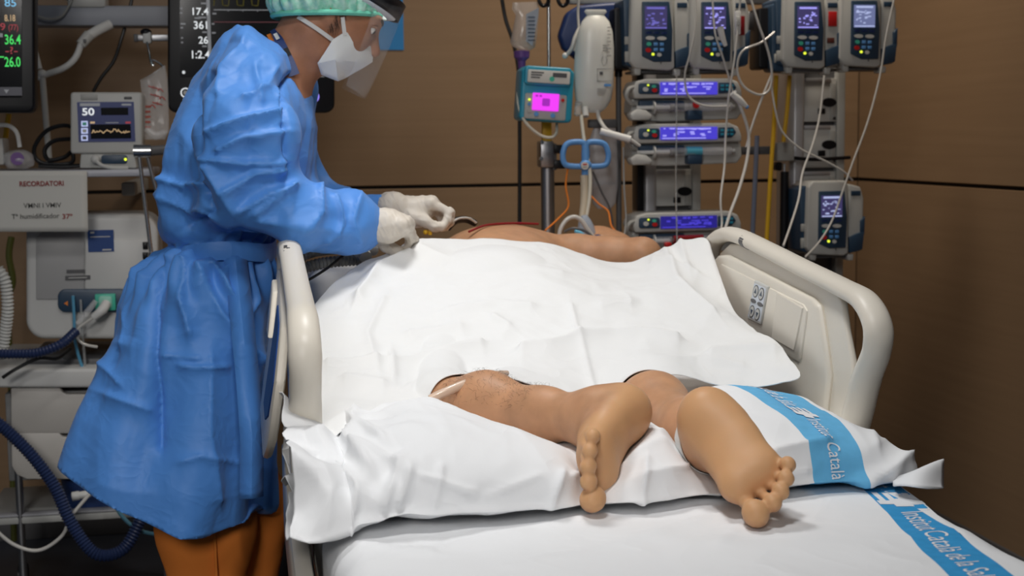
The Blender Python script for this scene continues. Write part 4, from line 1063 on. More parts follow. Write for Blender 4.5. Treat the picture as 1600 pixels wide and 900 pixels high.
# belt round the waist with a loose hanging end
b = MB(); zz = A3(380, 386)[2]; pts = []
xbw, xfw = np.interp(zz, pz, pb_), np.interp(zz, pz, pf); cx, ax_ = (xbw + xfw) / 2, (xfw - xbw) / 2
ring = []
for a in np.linspace(0, 2 * math.pi, 72, endpoint=False):
    p = np.array([cx + ax_ * 1.0 * np.sign(math.cos(a)) * abs(math.cos(a)) ** (2 / 2.3), YM + 0.180 * np.sign(math.sin(a)) * abs(math.sin(a)) ** (2 / 2.3), zz + 0.006 * math.sin(3 * a)])
    ring.append(p)
ring = np.array(ring); oc = (ring - [cx, YM, zz]) * 0.012
b.grid(np.stack([ring + [0, 0, 0.02], ring + oc + [0, 0, 0.012], ring + oc - [0, 0, 0.012], ring - [0, 0, 0.02]]), 'gown', True)
obj('belt', b, DOC)
b = MB(); tail = []
for i, t in enumerate(np.linspace(0, 1, 30)):
    c = A3(np.interp(t, [0, .25, .5, .72, .75, 1], [368, 378, 386, 392, 393, 392]), 390 + 340 * t, 3.25); yb = 3.25 - np.interp(c[2], pz, pw) - 0.004 - 0.012 * math.sin(6 * t) ** 2
    tail.append([c * [1, 0, 1] + [-0.024, yb + 0.006 * math.sin(9 * t), 0], c * [1, 0, 1] + [0.0, yb - 0.004, 0], c * [1, 0, 1] + [0.024, yb + 0.012, 0]])
b.grid(tail, 'gown'); o = obj('belt_tail', b, DOC); m_ = o.modifiers.new('t', 'SOLIDIFY'); m_.thickness = 0.002
# sleeve seam strip
# trousers and shoes
def trous(P):
    h0 = A3(345, 560)
    d = None
    for (pxa, yy, foot_x) in ((322, 3.17, -0.10), (378, 3.33, 0.00)):
        k = np.array([A3(pxa, 795)[0], yy, 0.50]); hp = np.array([h0[0] - 0.04, (yy + YM) / 2, 0.86])
        l = chain(P, [hp, k, np.array([k[0] - 0.01, yy, 0.11])], [0.105, 0.094, 0.080], 0.05); d = l if d is None else smin(d, l, 0.02)
    d = smax(d, 0.075 - P[2], 0.01)
    return d
v, F = surface(trous, (-0.36, 2.95, 0.04), (0.22, 3.55, 1.02), 0.0085, relax=3)
n = normals(v, F); x, y, z = v.T
v = v + n * (0.010 * (ridge(x * 9, y * 9, z * 4, 51) - 0.5) + 0.006 * np.sin(z * 16 + 5 * x))[:, None]
obj('trousers', (v, F), DOC, 'trouser', None)
b = MB(); pts = []
for zz in np.linspace(0.60, 0.10, 24):
    p = np.array([A3(338, 795)[0], 2.9, zz], np.float32)
    for _ in range(14): p[1] += float(trous([np.array([q], np.float32) for q in p])[0]) * 0.9
    pts.append(p - [0, 0.003, 0])
b.tube(pts, 0.004, 'trouser', 6, 2); o = obj('side_seam', b, DOC)
for yy, xo in ((3.17, 322), (3.33, 378)):
    b = MB(); x0 = A3(xo, 795)[0]
    def shoe(P):
        return smax(smin(ell(P, (x0 - 0.01, yy, 0.05), (0.075, 0.05, 0.06)), ell(P, (x0 + 0.10, yy, 0.035), (0.10, 0.052, 0.045)), 0.05), 0.002 - P[2], 0.004)
    vv, FF = surface(shoe, (x0 - 0.12, yy - 0.09, -0.02), (x0 + 0.24, yy + 0.09, 0.14), 0.006)
    obj('shoe', (vv, FF), DOC, 'white', None)

# gloves
def hand(P, wrist, palm, knuck, fingers, thumb, cuff):
    d = chain(P, [cuff, wrist, palm], [0.036, 0.029, 0.031], 0.03)
    for k in knuck: d = smin(d, cap(P, palm, k, 0.026, 0.0135), 0.022)
    for i in range(len(knuck) - 1): d = smin(d, cap(P, knuck[i], knuck[i + 1], 0.0125), 0.010)
    fs = None
    for f in fingers:
        k = chain(P, f, [0.0110, 0.0100, 0.0094, 0.0082][:len(f)], 0.005); fs = k if fs is None else smin(fs, k, 0.0016)
    d = smin(d, fs, 0.007)
    d = smin(d, chain(P, thumb, [0.021, 0.0135, 0.0112, 0.0098], 0.010), 0.012)
    return d
HOFF = [0.075]
def g(px, py, Y): return at(px, py, Y + HOFF[0])
def glove(fn, lo, hi, label):
    v, F = surface(fn, lo, hi, 0.0021, relax=2); n = normals(v, F); x, y, z = v.T
    v = v + n * (0.0016 * (ridge(x * 60, y * 60, z * 60, 61) - 0.5) + 0.0016 * (ridge(x * 120 + z * 60, y * 40, z * 30, 62) - 0.5))[:, None]
    o = obj('glove', (v, F), DOC, 'glove', None); o['label'] = label
# right hand (near): pinching the drape, back of the hand up
kn = [g(627, 352, 2.945), g(633, 350, 2.965), g(636, 349, 2.986), g(633, 350, 3.007)]
fi = []
for i, kx in enumerate(kn):
    yy = kx[1]; o_ = [0, 4, 6, 3][i]
    fi.append([kx, g(641 + o_, 372 + i, yy), g(634 + o_, 388 + i * 0.5, yy + 0.004), g(617 + o_, 393, yy + 0.008)])
th = [g(592, 368, 3.010), g(604, 384, 3.018), g(616, 391, 3.012), g(627, 393, 3.002)]
glove(lambda P: hand(P, g(582, 352, 2.99), g(605, 353, 2.975), kn, fi, th, g(566, 349, 3.0)), g(545, 420, 2.90) - [0.02, 0, 0.02], g(672, 320, 3.07) + [0.02, 0.02, 0.03], 'cream latex glove gripping the drape')
HOFF[0] = 0.0
# left hand (far): index finger and thumb together
kn = [g(672, 318, 3.320), g(675, 317, 3.342), g(674, 319, 3.364), g(668, 322, 3.384)]
fi = [[kn[0], g(702, 331, 3.312), g(699, 345, 3.306), g(692, 353, 3.303)],
      [kn[1], g(704, 332, 3.340), g(703, 347, 3.334), g(696, 356, 3.330)],
      [kn[2], g(700, 334, 3.364), g(700, 349, 3.360), g(694, 357, 3.356)],
      [kn[3], g(690, 337, 3.386), g(692, 350, 3.384), g(688, 357, 3.382)]]
th = [g(645, 340, 3.312), g(664, 346, 3.300), g(678, 354, 3.296), g(690, 355, 3.298)]
glove(lambda P: hand(P, g(628, 330, 3.34), g(650, 331, 3.345), kn, fi, th, g(612, 322, 3.34)), g(595, 375, 3.26) - [0.02, 0, 0.02], g(722, 295, 3.42) + [0.02, 0.0, 0.02], 'cream latex glove with thumb and index finger pinched together')

# bouffant cap
cz = A3(518, 27)[2]
def capf(P):
    AX = (fw, sd, up)
    d = ell(P, A3(514, -2), (0.123, 0.098, 0.105))
    d = smin(d, ell(P, A3(470, 5), (0.06, 0.075, 0.055)), 0.05)
    return smax(d, (cz - 0.004) - P[2] - 0.03 * (P[0] - A3(518, 0)[0]), 0.012)
c_ = A3(514, -2)
v, F = surface(capf, c_ - 0.16, c_ + 0.16, 0.0042, relax=2); n = normals(v, F); x, y, z = v.T
an = np.arctan2(y - YM, x - c_[0])
v = v + n * (0.006 * (ridge(x * 26, y * 26, z * 14, 71) - 0.5) + 0.0035 * np.sin(an * 30 + 6 * vnoise(x * 20, y * 20, z * 20, 72)) * np.clip((z - cz) / 0.02, 0, 1))[:, None]
fc = v[F].mean(1); v, F = prune(v, F, normals(v, F)[F].mean(1)[:, 2] > -0.80)
CP = obj('cap', (v, F), DOC, 'cap', None)
b = MB(); pts = []
for a in np.linspace(0, 2 * math.pi, 90, endpoint=False):
    r0 = np.array([math.cos(a), math.sin(a), 0]); t = 0.05
    for _ in range(16): t -= float(capf([np.array([q], np.float32) for q in (np.array([c_[0] - 0.006, YM, cz + 0.004]) + r0 * t)])[0])
    pts.append(np.array([c_[0] - 0.006, YM, cz + 0.003 + 0.0012 * math.sin(a * 45)]) + r0 * t)
b.tube(pts, 0.0065, 'cap_band', 8, 1, closed=True); obj('elastic', b, CP)

# respirator mask
def mk(s):
    q = lambda px, py, dy: at(px, py, YM + s * dy)
    return dict(A=q(539, 50, -0.074), A2=q(562, 56, -0.058), B=q(584, 63, 0), C=q(582, 97, 0), D=q(528, 127, -0.040), E=q(496, 99, -0.076), E2=q(502, 117, -0.050), G=q(524, 93, -0.078), T=q(520, 62, -0.084), Mm=q(542, 121, 0))
a, c = mk(1), mk(-1); b = MB()
va = [a['A'], a['A2'], a['B'], a['C'], a['D'], a['E2'], a['E'], a['T'], a['G'], a['Mm']]; vc = [c['A'], c['A2'], c['B'], c['C'], c['D'], c['E2'], c['E'], c['T'], c['G'], c['Mm']]
fa = [(0, 8, 3, 1), (1, 3, 2), (8, 4, 9, 3), (0, 7, 8), (7, 6, 8), (6, 5, 8), (5, 4, 8)]
bm = bmesh.new(); vs = [bm.verts.new(tuple(q)) for q in va + vc]
for q in fa: bm.faces.new([vs[i] for i in q]); bm.faces.new([vs[i + 10] for i in reversed(q)])
bmesh.ops.remove_doubles(bm, verts=list(bm.verts), dist=0.0008)
bmesh.ops.triangulate(bm, faces=list(bm.faces))
for e in bm.edges: e.smooth = True
bmesh.ops.subdivide_edges(bm, edges=list(bm.edges), cuts=4, use_grid_fill=True, smooth=0.12)
b.bm(bm, 'mask'); MK = obj('mask', b, DOC, sharp=28); m_ = MK.modifiers.new('t', 'SOLIDIFY'); m_.thickness = 0.002
def onhead(p, off=0.003):
    p = np.array(p, float)
    for _ in range(12): p[1] += (float(headf([np.array([q], np.float32) for q in p])[0]) - off)
    return p
b = MB()
for P_, Q_ in (((540, 54), (536, 26)), ((522, 62), (466, 24))):
    pts = [onhead(at(P_[0] + (Q_[0] - P_[0]) * t, P_[1] + (Q_[1] - P_[1]) * t, YM - 0.10)) for t in np.linspace(0, 1, 10)]
    u_ = np.array([pts[-1] - pts[0]])[0]; u_ /= np.linalg.norm(u_); w_ = np.cross(u_, [0, 1, 0]) * 0.0045
    b = MB(); b.grid(np.stack([np.array(pts) - w_ + [0, 0.002, 0], np.array(pts) - w_ - [0, 0.0025, 0], np.array(pts) + w_ - [0, 0.0025, 0], np.array(pts) + w_ + [0, 0.002, 0]], 1), 'strap'); obj('strap', b, MK)

# face shield
SHD = []
def arc(f0, r, s, u, n=40, span=80): return [hl(f0 + r * math.cos(t), u, s * math.sin(t)) for t in np.radians(np.linspace(-span, span, n))]
b = MB(); b.grid([arc(0.018, 0.106, 0.098, 0.119), arc(0.018, 0.1075, 0.099, 0.080)], 'black'); 
for i in range(3):
    pass
FS = obj('face_shield', b, DOC); m_ = FS.modifiers.new('t', 'SOLIDIFY'); m_.thickness = 0.003
v2, f2 = text_mesh('C E', 0.014); vv = []
for p in v2:
    th_ = math.radians(-46) + p[0] / 0.105; vv.append(hl(0.018 + 0.1085 * math.cos(th_), 0.098 + p[1], 0.1 * math.sin(th_)))
b = MB().add(vv, f2, 'led_dim' if False else 'white'); obj('band_print', b, FS)
b = MB(); b.grid([arc(0.018, 0.104, 0.096, 0.112), arc(0.018, 0.098, 0.094, 0.083), arc(0.014, 0.088, 0.088, 0.075)], 'mask'); o = obj('foam_pad', b, FS); m_ = o.modifiers.new('t', 'SOLIDIFY'); m_.thickness = 0.004
vis = []
for t in np.linspace(0, 1, 16): vis.append(arc(0.018 + 0.022 * t - 0.016 * t * t, 0.108 + 0.012 * t, 0.100 - 0.012 * t, 0.112 - 0.220 * t, 40, 72 - 14 * t))
b = MB(); b.grid(vis, 'visor'); o = obj('visor', b, FS); m_ = o.modifiers.new('t', 'SOLIDIFY'); m_.thickness = 0.0008

# lanyard round the neck
path_ = [(427, 40), (434, 52), (441, 68), (448, 84), (455, 100), (461, 116)]
def ribbon(pts, wv, m, lift):
    P0 = [onhead(at(px, py, YM - 0.14), lift) for px, py in pts]; P0, _ = catmull(np.array(P0), np.zeros(len(P0)), 5); b = MB()
    T = np.gradient(P0, axis=0); T /= np.linalg.norm(T, axis=1)[:, None]; w_ = np.cross(T, [0, 1.0, 0]) * wv
    b.grid(np.stack([P0 - w_ + [0, 0.004, 0], P0 - w_ - [0, 0.001, 0], P0 + w_ - [0, 0.001, 0], P0 + w_ + [0, 0.004, 0]], 1), m); return b
LY = obj('lanyard', ribbon(path_, 0.0125, 'dblue', 0.006), DOC); LY['label'] = 'navy lanyard with pale print'
b = ribbon([(431, 47), (436, 57)], 0.006, 'lgrey', 0.0085); obj('lanyard_print', b, LY)
b = ribbon([(443, 74), (449, 86)], 0.0125, 'black', 0.0075); obj('lanyard_clip', b, LY)
obj('undershirt_collar', ribbon([(421, 46), (430, 66), (438, 84), (446, 100)], 0.010, 'orange', 0.004), DOC)

# ------------------------------------------------------------------ equipment helpers
def pbox(b, x0, y0, x1, y1, Y, dep, m, bev=0.0, seg=2):
    """box whose front face covers a photo rectangle on the depth plane Y"""
    p, q = at(x0, y1, Y), at(x1, y0, Y); return b.box((p[0], Y, p[2]), (q[0], Y + dep, q[2]), m, bev, seg)
def ppoly(b, pts, Y, dep, m, bev=0.0, seg=2):
    return b.prism([(float(q[0]), float(q[2])) for q in (at(px, py, Y) for px, py in pts)], m, 'xz', Y, Y + dep, bev, seg)
def pdisc(b, px, py, r, Y, dep, m, sx=1.0, seg=18):
    return ppoly(b, [(px + r * sx * math.cos(a), py + r * math.sin(a)) for a in np.linspace(0, 2 * math.pi, seg, endpoint=False)], Y, dep, m)
def rrect(x0, y0, x1, y1, r, n=5):
    o = []
    for cx, cy, a0 in ((x1 - r, y0 + r, -90), (x1 - r, y1 - r, 0), (x0 + r, y1 - r, 90), (x0 + r, y0 + r, 180)):
        for a in np.radians(np.linspace(a0, a0 + 90, n)): o.append((cx + r * math.cos(a), cy + r * math.sin(a)))
    return o
def ptext(b, txt, px, py, hpx, Y, m, wpx=None, bold=0.0, align='LEFT'):
    """lettering with baseline-left at a photo pixel on plane Y, capital height in pixels"""
    p = at(px, py, Y); h = p[2] - at(px, py + hpx, Y)[2]; v, f = text_mesh(txt, h, align, bold)
    if not len(v): return b
    sx = 1.0
    if wpx: sx = (at(px + wpx, py, Y)[0] - p[0]) / (v[:, 0].max() - v[:, 0].min())
    return b.add(np.stack([p[0] + v[:, 0] * sx, np.full(len(v), Y), p[2] + v[:, 1]], 1), f, m)
def pcurve(b, pts, r, m, seg=8, smooth=7, **k):
    """pts: (px, py, Y)"""
    return b.tube([at(*q) for q in pts], r, m, seg, smooth, **k)
def lcd(b, x0, y0, x1, y1, Y, back, pale, kind, rs):
    """lit display: back light and rows of blurred marks"""
    pbox(b, x0, y0, x1, y1, Y, 0.003, back)
    w, hh = x1 - x0, y1 - y0; e = Y - 0.0008
    if kind == 'tall':
        pbox(b, x0 + w * .1, y0 + hh * .05, x1 - w * .1, y0 + hh * .15, e, 0.0006, pale); pbox(b, x0 + w * .03, y1 - hh * .10, x1 - w * .03, y1 - hh * .03, e, 0.0006, pale)
        for k in range(22):
            a, c = rs.uniform(.06, .8), rs.uniform(.22, .82); ww, h2 = rs.uniform(.05, .16), rs.uniform(.03, .07)
            pbox(b, x0 + w * a, y0 + hh * c, x0 + w * min(a + ww, .95), y0 + hh * (c + h2), e, 0.0006, pale)
    else:
        pbox(b, x0 + w * .03, y1 - hh * .16, x0 + w * .8, y1 - hh * .06, e, 0.0006, pale)
        for k in range(30):
            a, c = rs.uniform(.03, .9), rs.choice([.08, .08, .34, .5, .62]); ww, h2 = rs.uniform(.03, .09), rs.uniform(.08, .16)
            pbox(b, x0 + w * a, y0 + hh * c, x0 + w * min(a + ww, .97), y0 + hh * (c + h2), e, 0.0006, pale)

# ------------------------------------------------------------------ pump tower: columns, rails
YC = 4.22
def tower(px0, px1, py0, name, label, left):
    Yp = YC; p0, p1 = at(px0, py0, Yp), at(px1, py0, Yp)
    T = thing(name, label, 'equipment column', ((p0[0] + p1[0]) / 2, Yp + 0.06, 0.0))
    zt = at(px0, py0, Yp)[2]; w = px1 - px0; zb = 0.12
    def zpx(z): return 450 + 0 * z
    b = MB()
    xa, xb = p0[0], p1[0]; W_ = xb - xa
    b.prism([(xa + 0.0, Yp + 0.01), (xa + 0.012, Yp - 0.004), (xa + 0.04, Yp - 0.006), (xa + W_ * .24, Yp), (xa + W_ * .24, Yp + 0.12), (xa, Yp + 0.12)], 'alu', 'xy', zb, zt, 0.004)
    b.prism([(xb - W_ * .14, Yp), (xb, Yp), (xb, Yp + 0.12), (xb - W_ * .14, Yp + 0.12)], 'grey', 'xy', zb, zt, 0.004)
    b.box((xa + W_ * .2, Yp + 0.03, zb), (xb - W_ * .1, Yp + 0.11, zt), 'dgrey')
    obj('column_frame', b, T)
    return T, xa + W_ * .25, xb - W_ * .15, zt
def socket_panel(T, x0, x1, px, yt, yb, oy, ox):
    za, zb = at(px, yt, YC)[2], at(px, yb, YC)[2]; b = MB()
    b.box((x0, YC + 0.008, zb), (x1, YC + 0.04, za), 'lgrey', 0.002); b.box((x0 + 0.002, YC + 0.004, za - 0.012), (x1 - 0.02, YC + 0.01, za), 'alu', 0.001)
    b.box((x1 - 0.022, YC + 0.004, zb + 0.004), (x1 - 0.004, YC + 0.012, za - 0.016), 'grey', 0.002)
    o = obj('socket_panel', b, T)
    b = MB(); pdisc(b, ox, oy, 7, YC + 0.003, 0.01, 'black', 1.6); pbox(b, ox - 17, oy + 9, ox - 6, oy + 18, YC + 0.002, 0.01, 'black', 0.002); pdisc(b, ox + 8, oy + 25, 2.4, YC + 0.004, 0.006, 'dgrey'); obj('socket', b, o)
T1, x0, x1, zt = tower(1003, 1096, 60, 'equipment_column', 'grey equipment column behind the stacked syringe pumps, left of the two', True)
for yt, yb, oy in ((265, 322, 299), (335, 395, 365)): socket_panel(T1, x0, x1, 1050, yt, yb, oy, 1070)
b = MB(); pbox(b, 996, 60, 1006, 330, YC - 0.02, 0.06, 'black', 0.004); obj('cable_duct', b, T1)
T2, x0, x1, zt = tower(1237, 1323, 30, 'equipment_column', 'grey equipment column with socket panels near the corner, right of the two', False)
for yt, yb, oy in ((122, 190, 160), (196, 262, 226), (268, 330, 300), (336, 395, 365)): socket_panel(T2, x0, x1, 1280, yt, yb, oy, 1296)
b = MB(); pcurve(b, [(1226, 245, YC - 0.03), (1270, 249, YC - 0.035), (1328, 246, YC - 0.02)], 0.006, 'black', 8); obj('strap', b, T2)
b = MB(); pbox(b, 1150, 18, 1242, 46, YC - 0.03, 0.05, 'alu', 0.006); o = obj('crossbar', b, T2)
b = MB(); pbox(b, 1150, 228, 1240, 242, YC - 0.02, 0.03, 'dgrey', 0.003); pbox(b, 1214, 222, 1242, 252, YC - 0.05, 0.06, 'grey', 0.006); pdisc(b, 1218, 260, 7, YC - 0.05, 0.03, 'black'); obj('lower_crossbar', b, T2)
b = MB(); pbox(b, 890, -8, 985, 6, 4.16, 0.03, 'grey', 0.004); pbox(b, 960, -20, 1240, 4, YC + 0.04, 0.05, 'dgrey', 0.004)
o = obj('top_rail', b, T1)

# ------------------------------------------------------------------ upright infusion pumps
YP = 4.02
rs = random.Random(5)
def infusion_pump(label):
    p = at(1298, 398, YP); T = thing('infusion_pump', label, 'infusion pump', p, 'upright infusion pumps on the equipment columns')
    b = MB()
    ppoly(b, [(1263, 292), (1270, 283), (1322, 282), (1325, 290), (1326, 396), (1318, 400), (1268, 398), (1260, 388)], YP, 0.13, 'pump', 0.006, 3)
    ppoly(b, [(1250, 296), (1265, 288), (1265, 396), (1252, 392)], YP + 0.02, 0.12, 'navy', 0.004)
    pbox(b, 1252, 350, 1258, 362, YP + 0.017, 0.01, 'grey', 0.002); pbox(b, 1252, 372, 1259, 388, YP + 0.017, 0.01, 'grey', 0.002)
    pbox(b, 1264, 398, 1334, 404, YP + 0.02, 0.10, 'dgrey', 0.003)
    obj('housing', b, T)
    for x in (1270, 1328):
        b = MB(); ppoly(b, [(x - 4, 397), (x + 6, 397), (x + 5, 407), (x - 3, 407)], YP + 0.008, 0.05, 'pump', 0.003); obj('foot', b, T)
    b = MB(); ppoly(b, [(1280, 299), (1320, 298), (1324, 340), (1322, 387), (1296, 388), (1279, 380)], YP - 0.006, 0.01, 'navy', 0.003); FP = obj('front_panel', b, T)
    b = MB()
    for i in range(3): pbox(b, 1284 + i * 11.4, 343, 1293 + i * 11.4, 347, YP - 0.0075, 0.004, 'dblue', 0.001)
    pdisc(b, 1291, 353, 2.9, YP - 0.008, 0.004, 'lgrey', 2.4); pdisc(b, 1308, 353, 2.9, YP - 0.008, 0.004, 'lgrey', 2.4)
    for x in (1299, 1308):
        for y in (362, 370): pbox(b, x - 3, y - 2.5, x + 3, y + 2.5, YP - 0.008, 0.004, 'blue', 0.001)
    pdisc(b, 1288, 371, 3.4, YP - 0.008, 0.004, 'red', 1.2); pdisc(b, 1289, 362, 3, YP - 0.008, 0.004, 'green', 1.2); pdisc(b, 1304, 377.5, 2.8, YP - 0.008, 0.004, 'lgrey', 1.2)
    obj('keypad', b, FP)
    b = MB(); pdisc(b, 1295, 377, 2.0, YP - 0.0085, 0.004, 'led_yellow'); obj('indicator_light', b, FP)
    b = MB(); ppoly(b, [(1326, 287), (1345, 292), (1350, 310), (1349, 360), (1346, 392), (1326, 396)], YP + 0.012, 0.10, 'pump', 0.006, 3); D_ = obj('door', b, T)
    b = MB(); ppoly(b, [(1327, 371), (1337, 366), (1351, 361), (1348, 390), (1327, 396)], YP + 0.004, 0.02, 'navy', 0.003); ppoly(b, [(1345, 345), (1352, 338), (1351, 366), (1345, 370)], YP + 0.005, 0.04, 'navy', 0.002); obj('door_latch', b, D_)
    b = MB(); pbox(b, 1330, 298, 1345, 306, YP + 0.010, 0.01, 'navy', 0.001); obj('door_label', b, D_)
    b = MB(); pcurve(b, [(1306, 391, YP - 0.004), (1307, 386, YP - 0.004), (1318, 385, YP - 0.004)], 0.0016, 'dgrey', 6, 3); obj('seam', b, T)
    return T
def screen_on(T, delta, back, pale):
    fp = child(T, 'front_panel')[0]; b = MB(); lcd(b, 1283.5, 305, 1316.5, 340, YP - 0.009, back, pale, 'tall', rs)
    b.v = [q + np.array(delta) for q in b.v]; o = obj('display', b, fp); o['label'] = 'lit display'
IP = infusion_pump('upright infusion pump hanging alone low on the right column above the bed rail')
others = []
for dx, dy, lab in ((-274, -293, 'upright infusion pump first from the left in the top row'), (-182, -293, 'upright infusion pump second in the top row, white clamp hanging before it'),
                    (-37, -294, 'upright infusion pump with a red sticker on its door, third in the top row'), (51, -296, 'upright infusion pump with the white display, last in the top row')):
    dl = at(1298 + dx, 350 + dy, YP) - at(1298, 350, YP); others.append((dup(IP, dl, lab), dl))
screen_on(IP, (0, 0, 0), 'lcd_dim', 'lcd_white')
for (T, dl), (bk, pl) in zip(others, (('lcd_dim', 'lcd_dim_pale'), ('lcd_dim', 'lcd_pale'), ('lcd_dim', 'lcd_pale'), ('lcd_white_dark', 'lcd_white'))): screen_on(T, dl, bk, pl)
b = MB(); pbox(b, 1295, 18, 1308, 41, YP + 0.007, 0.006, 'red', 0.001); pbox(b, 1293, 59, 1304, 67, YP + 0.007, 0.006, mat('brown_sticker', (0.12, 0.03, 0.02), 0.5), 0.001); o = obj('sticker', b, others[2][0]); o['label'] = 'red sticker'
b = MB(); pbox(b, 1155, 25, 1164, 55, YP - 0.001, 0.006, 'dark_red', 0.001); o = obj('sticker', b, others[1][0])
for px0, px1, lab in ((960, 990, 'black pump clamp left of the first upright pump'), (1078, 1090, 'black pump clamp between the first two upright pumps'), (1186, 1206, 'black pump clamp left of the pump with the red sticker')):
    b = MB(); ppoly(b, rrect(px0, 12, px1, 108, 5), YP + 0.06, 0.09, 'black', 0.006); tag(obj('pump_clamp', b), lab, 'clamp', 'black pump clamps')
b = MB(); ppoly(b, rrect(1206, 5, 1228, 112, 6), YP + 0.03, 0.08, 'navy', 0.006); pbox(b, 1210, 84, 1222, 98, YP + 0.027, 0.01, 'grey', 0.002); tag(obj('pump_dock', b), 'navy pump dock at the left side of the pump with the red sticker', 'dock')

# ------------------------------------------------------------------ syringe pumps lying flat on the left column
def syringe_pump(label):
    Y = YP; T = thing('syringe_pump', label, 'syringe pump', at(1070, 192, Y), 'flat syringe pumps stacked on the left column')
    b = MB(); ppoly(b, [(994, 127), (1010, 123), (1140, 122), (1154, 128), (1159, 140), (1160, 152), (992, 154), (988, 142)], Y, 0.12, 'pump', 0.006, 3)
    ppoly(b, [(988, 154), (1158, 152), (1160, 175), (1152, 186), (1040, 190), (994, 188), (986, 175)], Y + 0.03, 0.09, 'pump', 0.005, 3); obj('housing', b, T)
    b = MB(); ppoly(b, rrect(998, 130, 1031, 147, 4), Y - 0.005, 0.01, 'navy', 0.002); ppoly(b, [(1123, 129), (1146, 129), (1151, 137), (1144, 145), (1123, 146)], Y - 0.005, 0.01, 'navy', 0.002); FP = obj('front_panel', b, T)
    b = MB(); pdisc(b, 1009, 139.5, 3.6, Y - 0.008, 0.005, 'lgrey', 1.2); pdisc(b, 1022, 135, 2.4, Y - 0.008, 0.005, 'green', 1.4); pdisc(b, 1023, 141, 3.2, Y - 0.008, 0.005, 'red', 1.3)
    for x in (1129, 1137, 1144):
        for y in (134, 140): pbox(b, x - 2.6, y - 1.8, x + 2.6, y + 1.8, Y - 0.007, 0.004, 'teal', 0.001)
    obj('keypad', b, FP)
    b = MB(); pdisc(b, 1013, 133, 1.5, Y - 0.0085, 0.004, 'led_yellow'); obj('indicator_light', b, FP)
    b = MB(); ppoly(b, rrect(999, 157, 1070, 171, 2), Y + 0.012, 0.02, 'navy', 0.003); pbox(b, 1075, 172, 1098, 187, Y - 0.004, 0.04, 'navy', 0.004); obj('syringe_clamp', b, T)
    b = MB(); a, c = at(1018, 168, Y + 0.008), at(1142, 166, Y + 0.008); d = (c - a) / np.linalg.norm(c - a)
    b.cyl(a + d * 0.01, c, 0.0125, 'film', seg=16); b.cyl(a - d * 0.045, a + d * 0.06, 0.006, 'white', seg=10); b.cyl(a + d * 0.055, a + d * 0.068, 0.0122, 'dgrey', seg=16); b.cyl(c, c + d * 0.012, 0.005, 'white', seg=10)
    b.cyl(a + d * 0.005, a + d * 0.009, 0.019, 'lgrey', seg=16); obj('syringe', b, T)
    b = MB(); ppoly(b, [(985, 178), (995, 170), (1010, 172), (1020, 180), (1016, 187), (988, 188)], Y - 0.006, 0.05, 'lgrey', 0.006); obj('plunger_drive', b, T)
    b = MB(); pcurve(b, [(993, 136, Y + 0.01), (983, 139, Y + 0.0), (979, 150, Y + 0.0), (984, 160, Y + 0.01), (992, 162, Y + 0.02)], 0.0065, 'grey', 8, 6); obj('handle', b, T)
    return T
SP = syringe_pump('flat syringe pump at the top of the stack, red cap beside its syringe')
dl2 = at(1070, 220, YP) - at(1070, 150, YP); dl3 = at(1070, 358.5, YP) - at(1070, 150, YP)
SP2 = dup(SP, dl2, 'flat syringe pump in the middle of the stack, pale cyan label on its syringe')
SP3 = dup(SP, dl3, 'flat syringe pump at the bottom of the stack, just above the bed')
for T, dl in ((SP, np.zeros(3)), (SP2, dl2), (SP3, dl3)):
    fp = child(T, 'front_panel')[0]; b = MB(); lcd(b, 1032, 128, 1121, 148, YP - 0.007, 'lcd_blue' if T is not SP3 else 'lcd_deep', 'lcd_pale' if T is not SP3 else 'lcd_blue', 'wide', rs)
    b.v = [q + dl for q in b.v]; obj('display', b, fp)
b = MB(); pdisc(b, 1088, 164, 5, YP - 0.008, 0.012, 'red'); obj('syringe_cap', b, SP)
b = MB(); a, c = at(1072, 236, YP + 0.008), at(1096, 236, YP + 0.008); b.cyl(a, c, 0.0132, mat('cyan_label', (0.10, 0.45, 0.60), 0.5), seg=16); obj('syringe_label', b, SP2)
b = MB(); a, c = at(1052, 375, YP - 0.02), at(1098, 373, YP - 0.02); b.cyl(a, c, 0.013, mat('dark_red_fluid', (0.20, 0.008, 0.008), 0.2), seg=16); pbox(b, 1040, 379, 1050, 387, YP - 0.02, 0.02, 'red', 0.003); obj('blood_syringe', b, SP3)

# ------------------------------------------------------------------ poles, bags and the teal pump
b = MB(); p = at(856, 330, 4.12); b.cyl((p[0], 4.12, 0.1), (p[0], 4.12, at(856, 262, 4.12)[2]), 0.0205, 'steel'); b.cyl((p[0] + 0.006, 4.12, at(856, 262, 4.12)[2]), (p[0] + 0.008, 4.12, at(860, -30, 4.12)[2]), 0.0055, 'chrome')
T = thing('drip_pole', 'steel drip pole carrying the teal feeding pump', 'drip stand', (p[0], 4.12, 0)); obj('pole', b, T)
b = MB(); pbox(b, 845, 220, 866, 262, 4.08, 0.06, 'steel', 0.006); pdisc(b, 847, 222, 3, 4.075, 0.01, 'chrome'); pdisc(b, 846, 248, 3, 4.075, 0.01, 'chrome'); obj('collar', b, T)
b = MB(); pbox(b, 866, 226, 884, 240, 4.08, 0.05, 'black', 0.004); pbox(b, 866, 250, 884, 264, 4.08, 0.05, 'black', 0.004); pbox(b, 864, 224, 870, 266, 4.09, 0.03, 'dgrey', 0.003); obj('clamp', b, T)
b = MB(); pbox(b, 848, 190, 862, 222, 4.10, 0.02, 'yellow', 0.002); obj('yellow_tag', b, T)
b = MB(); b.cyl((p[0], 4.12, 0.02), (p[0], 4.12, 0.10), 0.05, 'steel', 0.03)
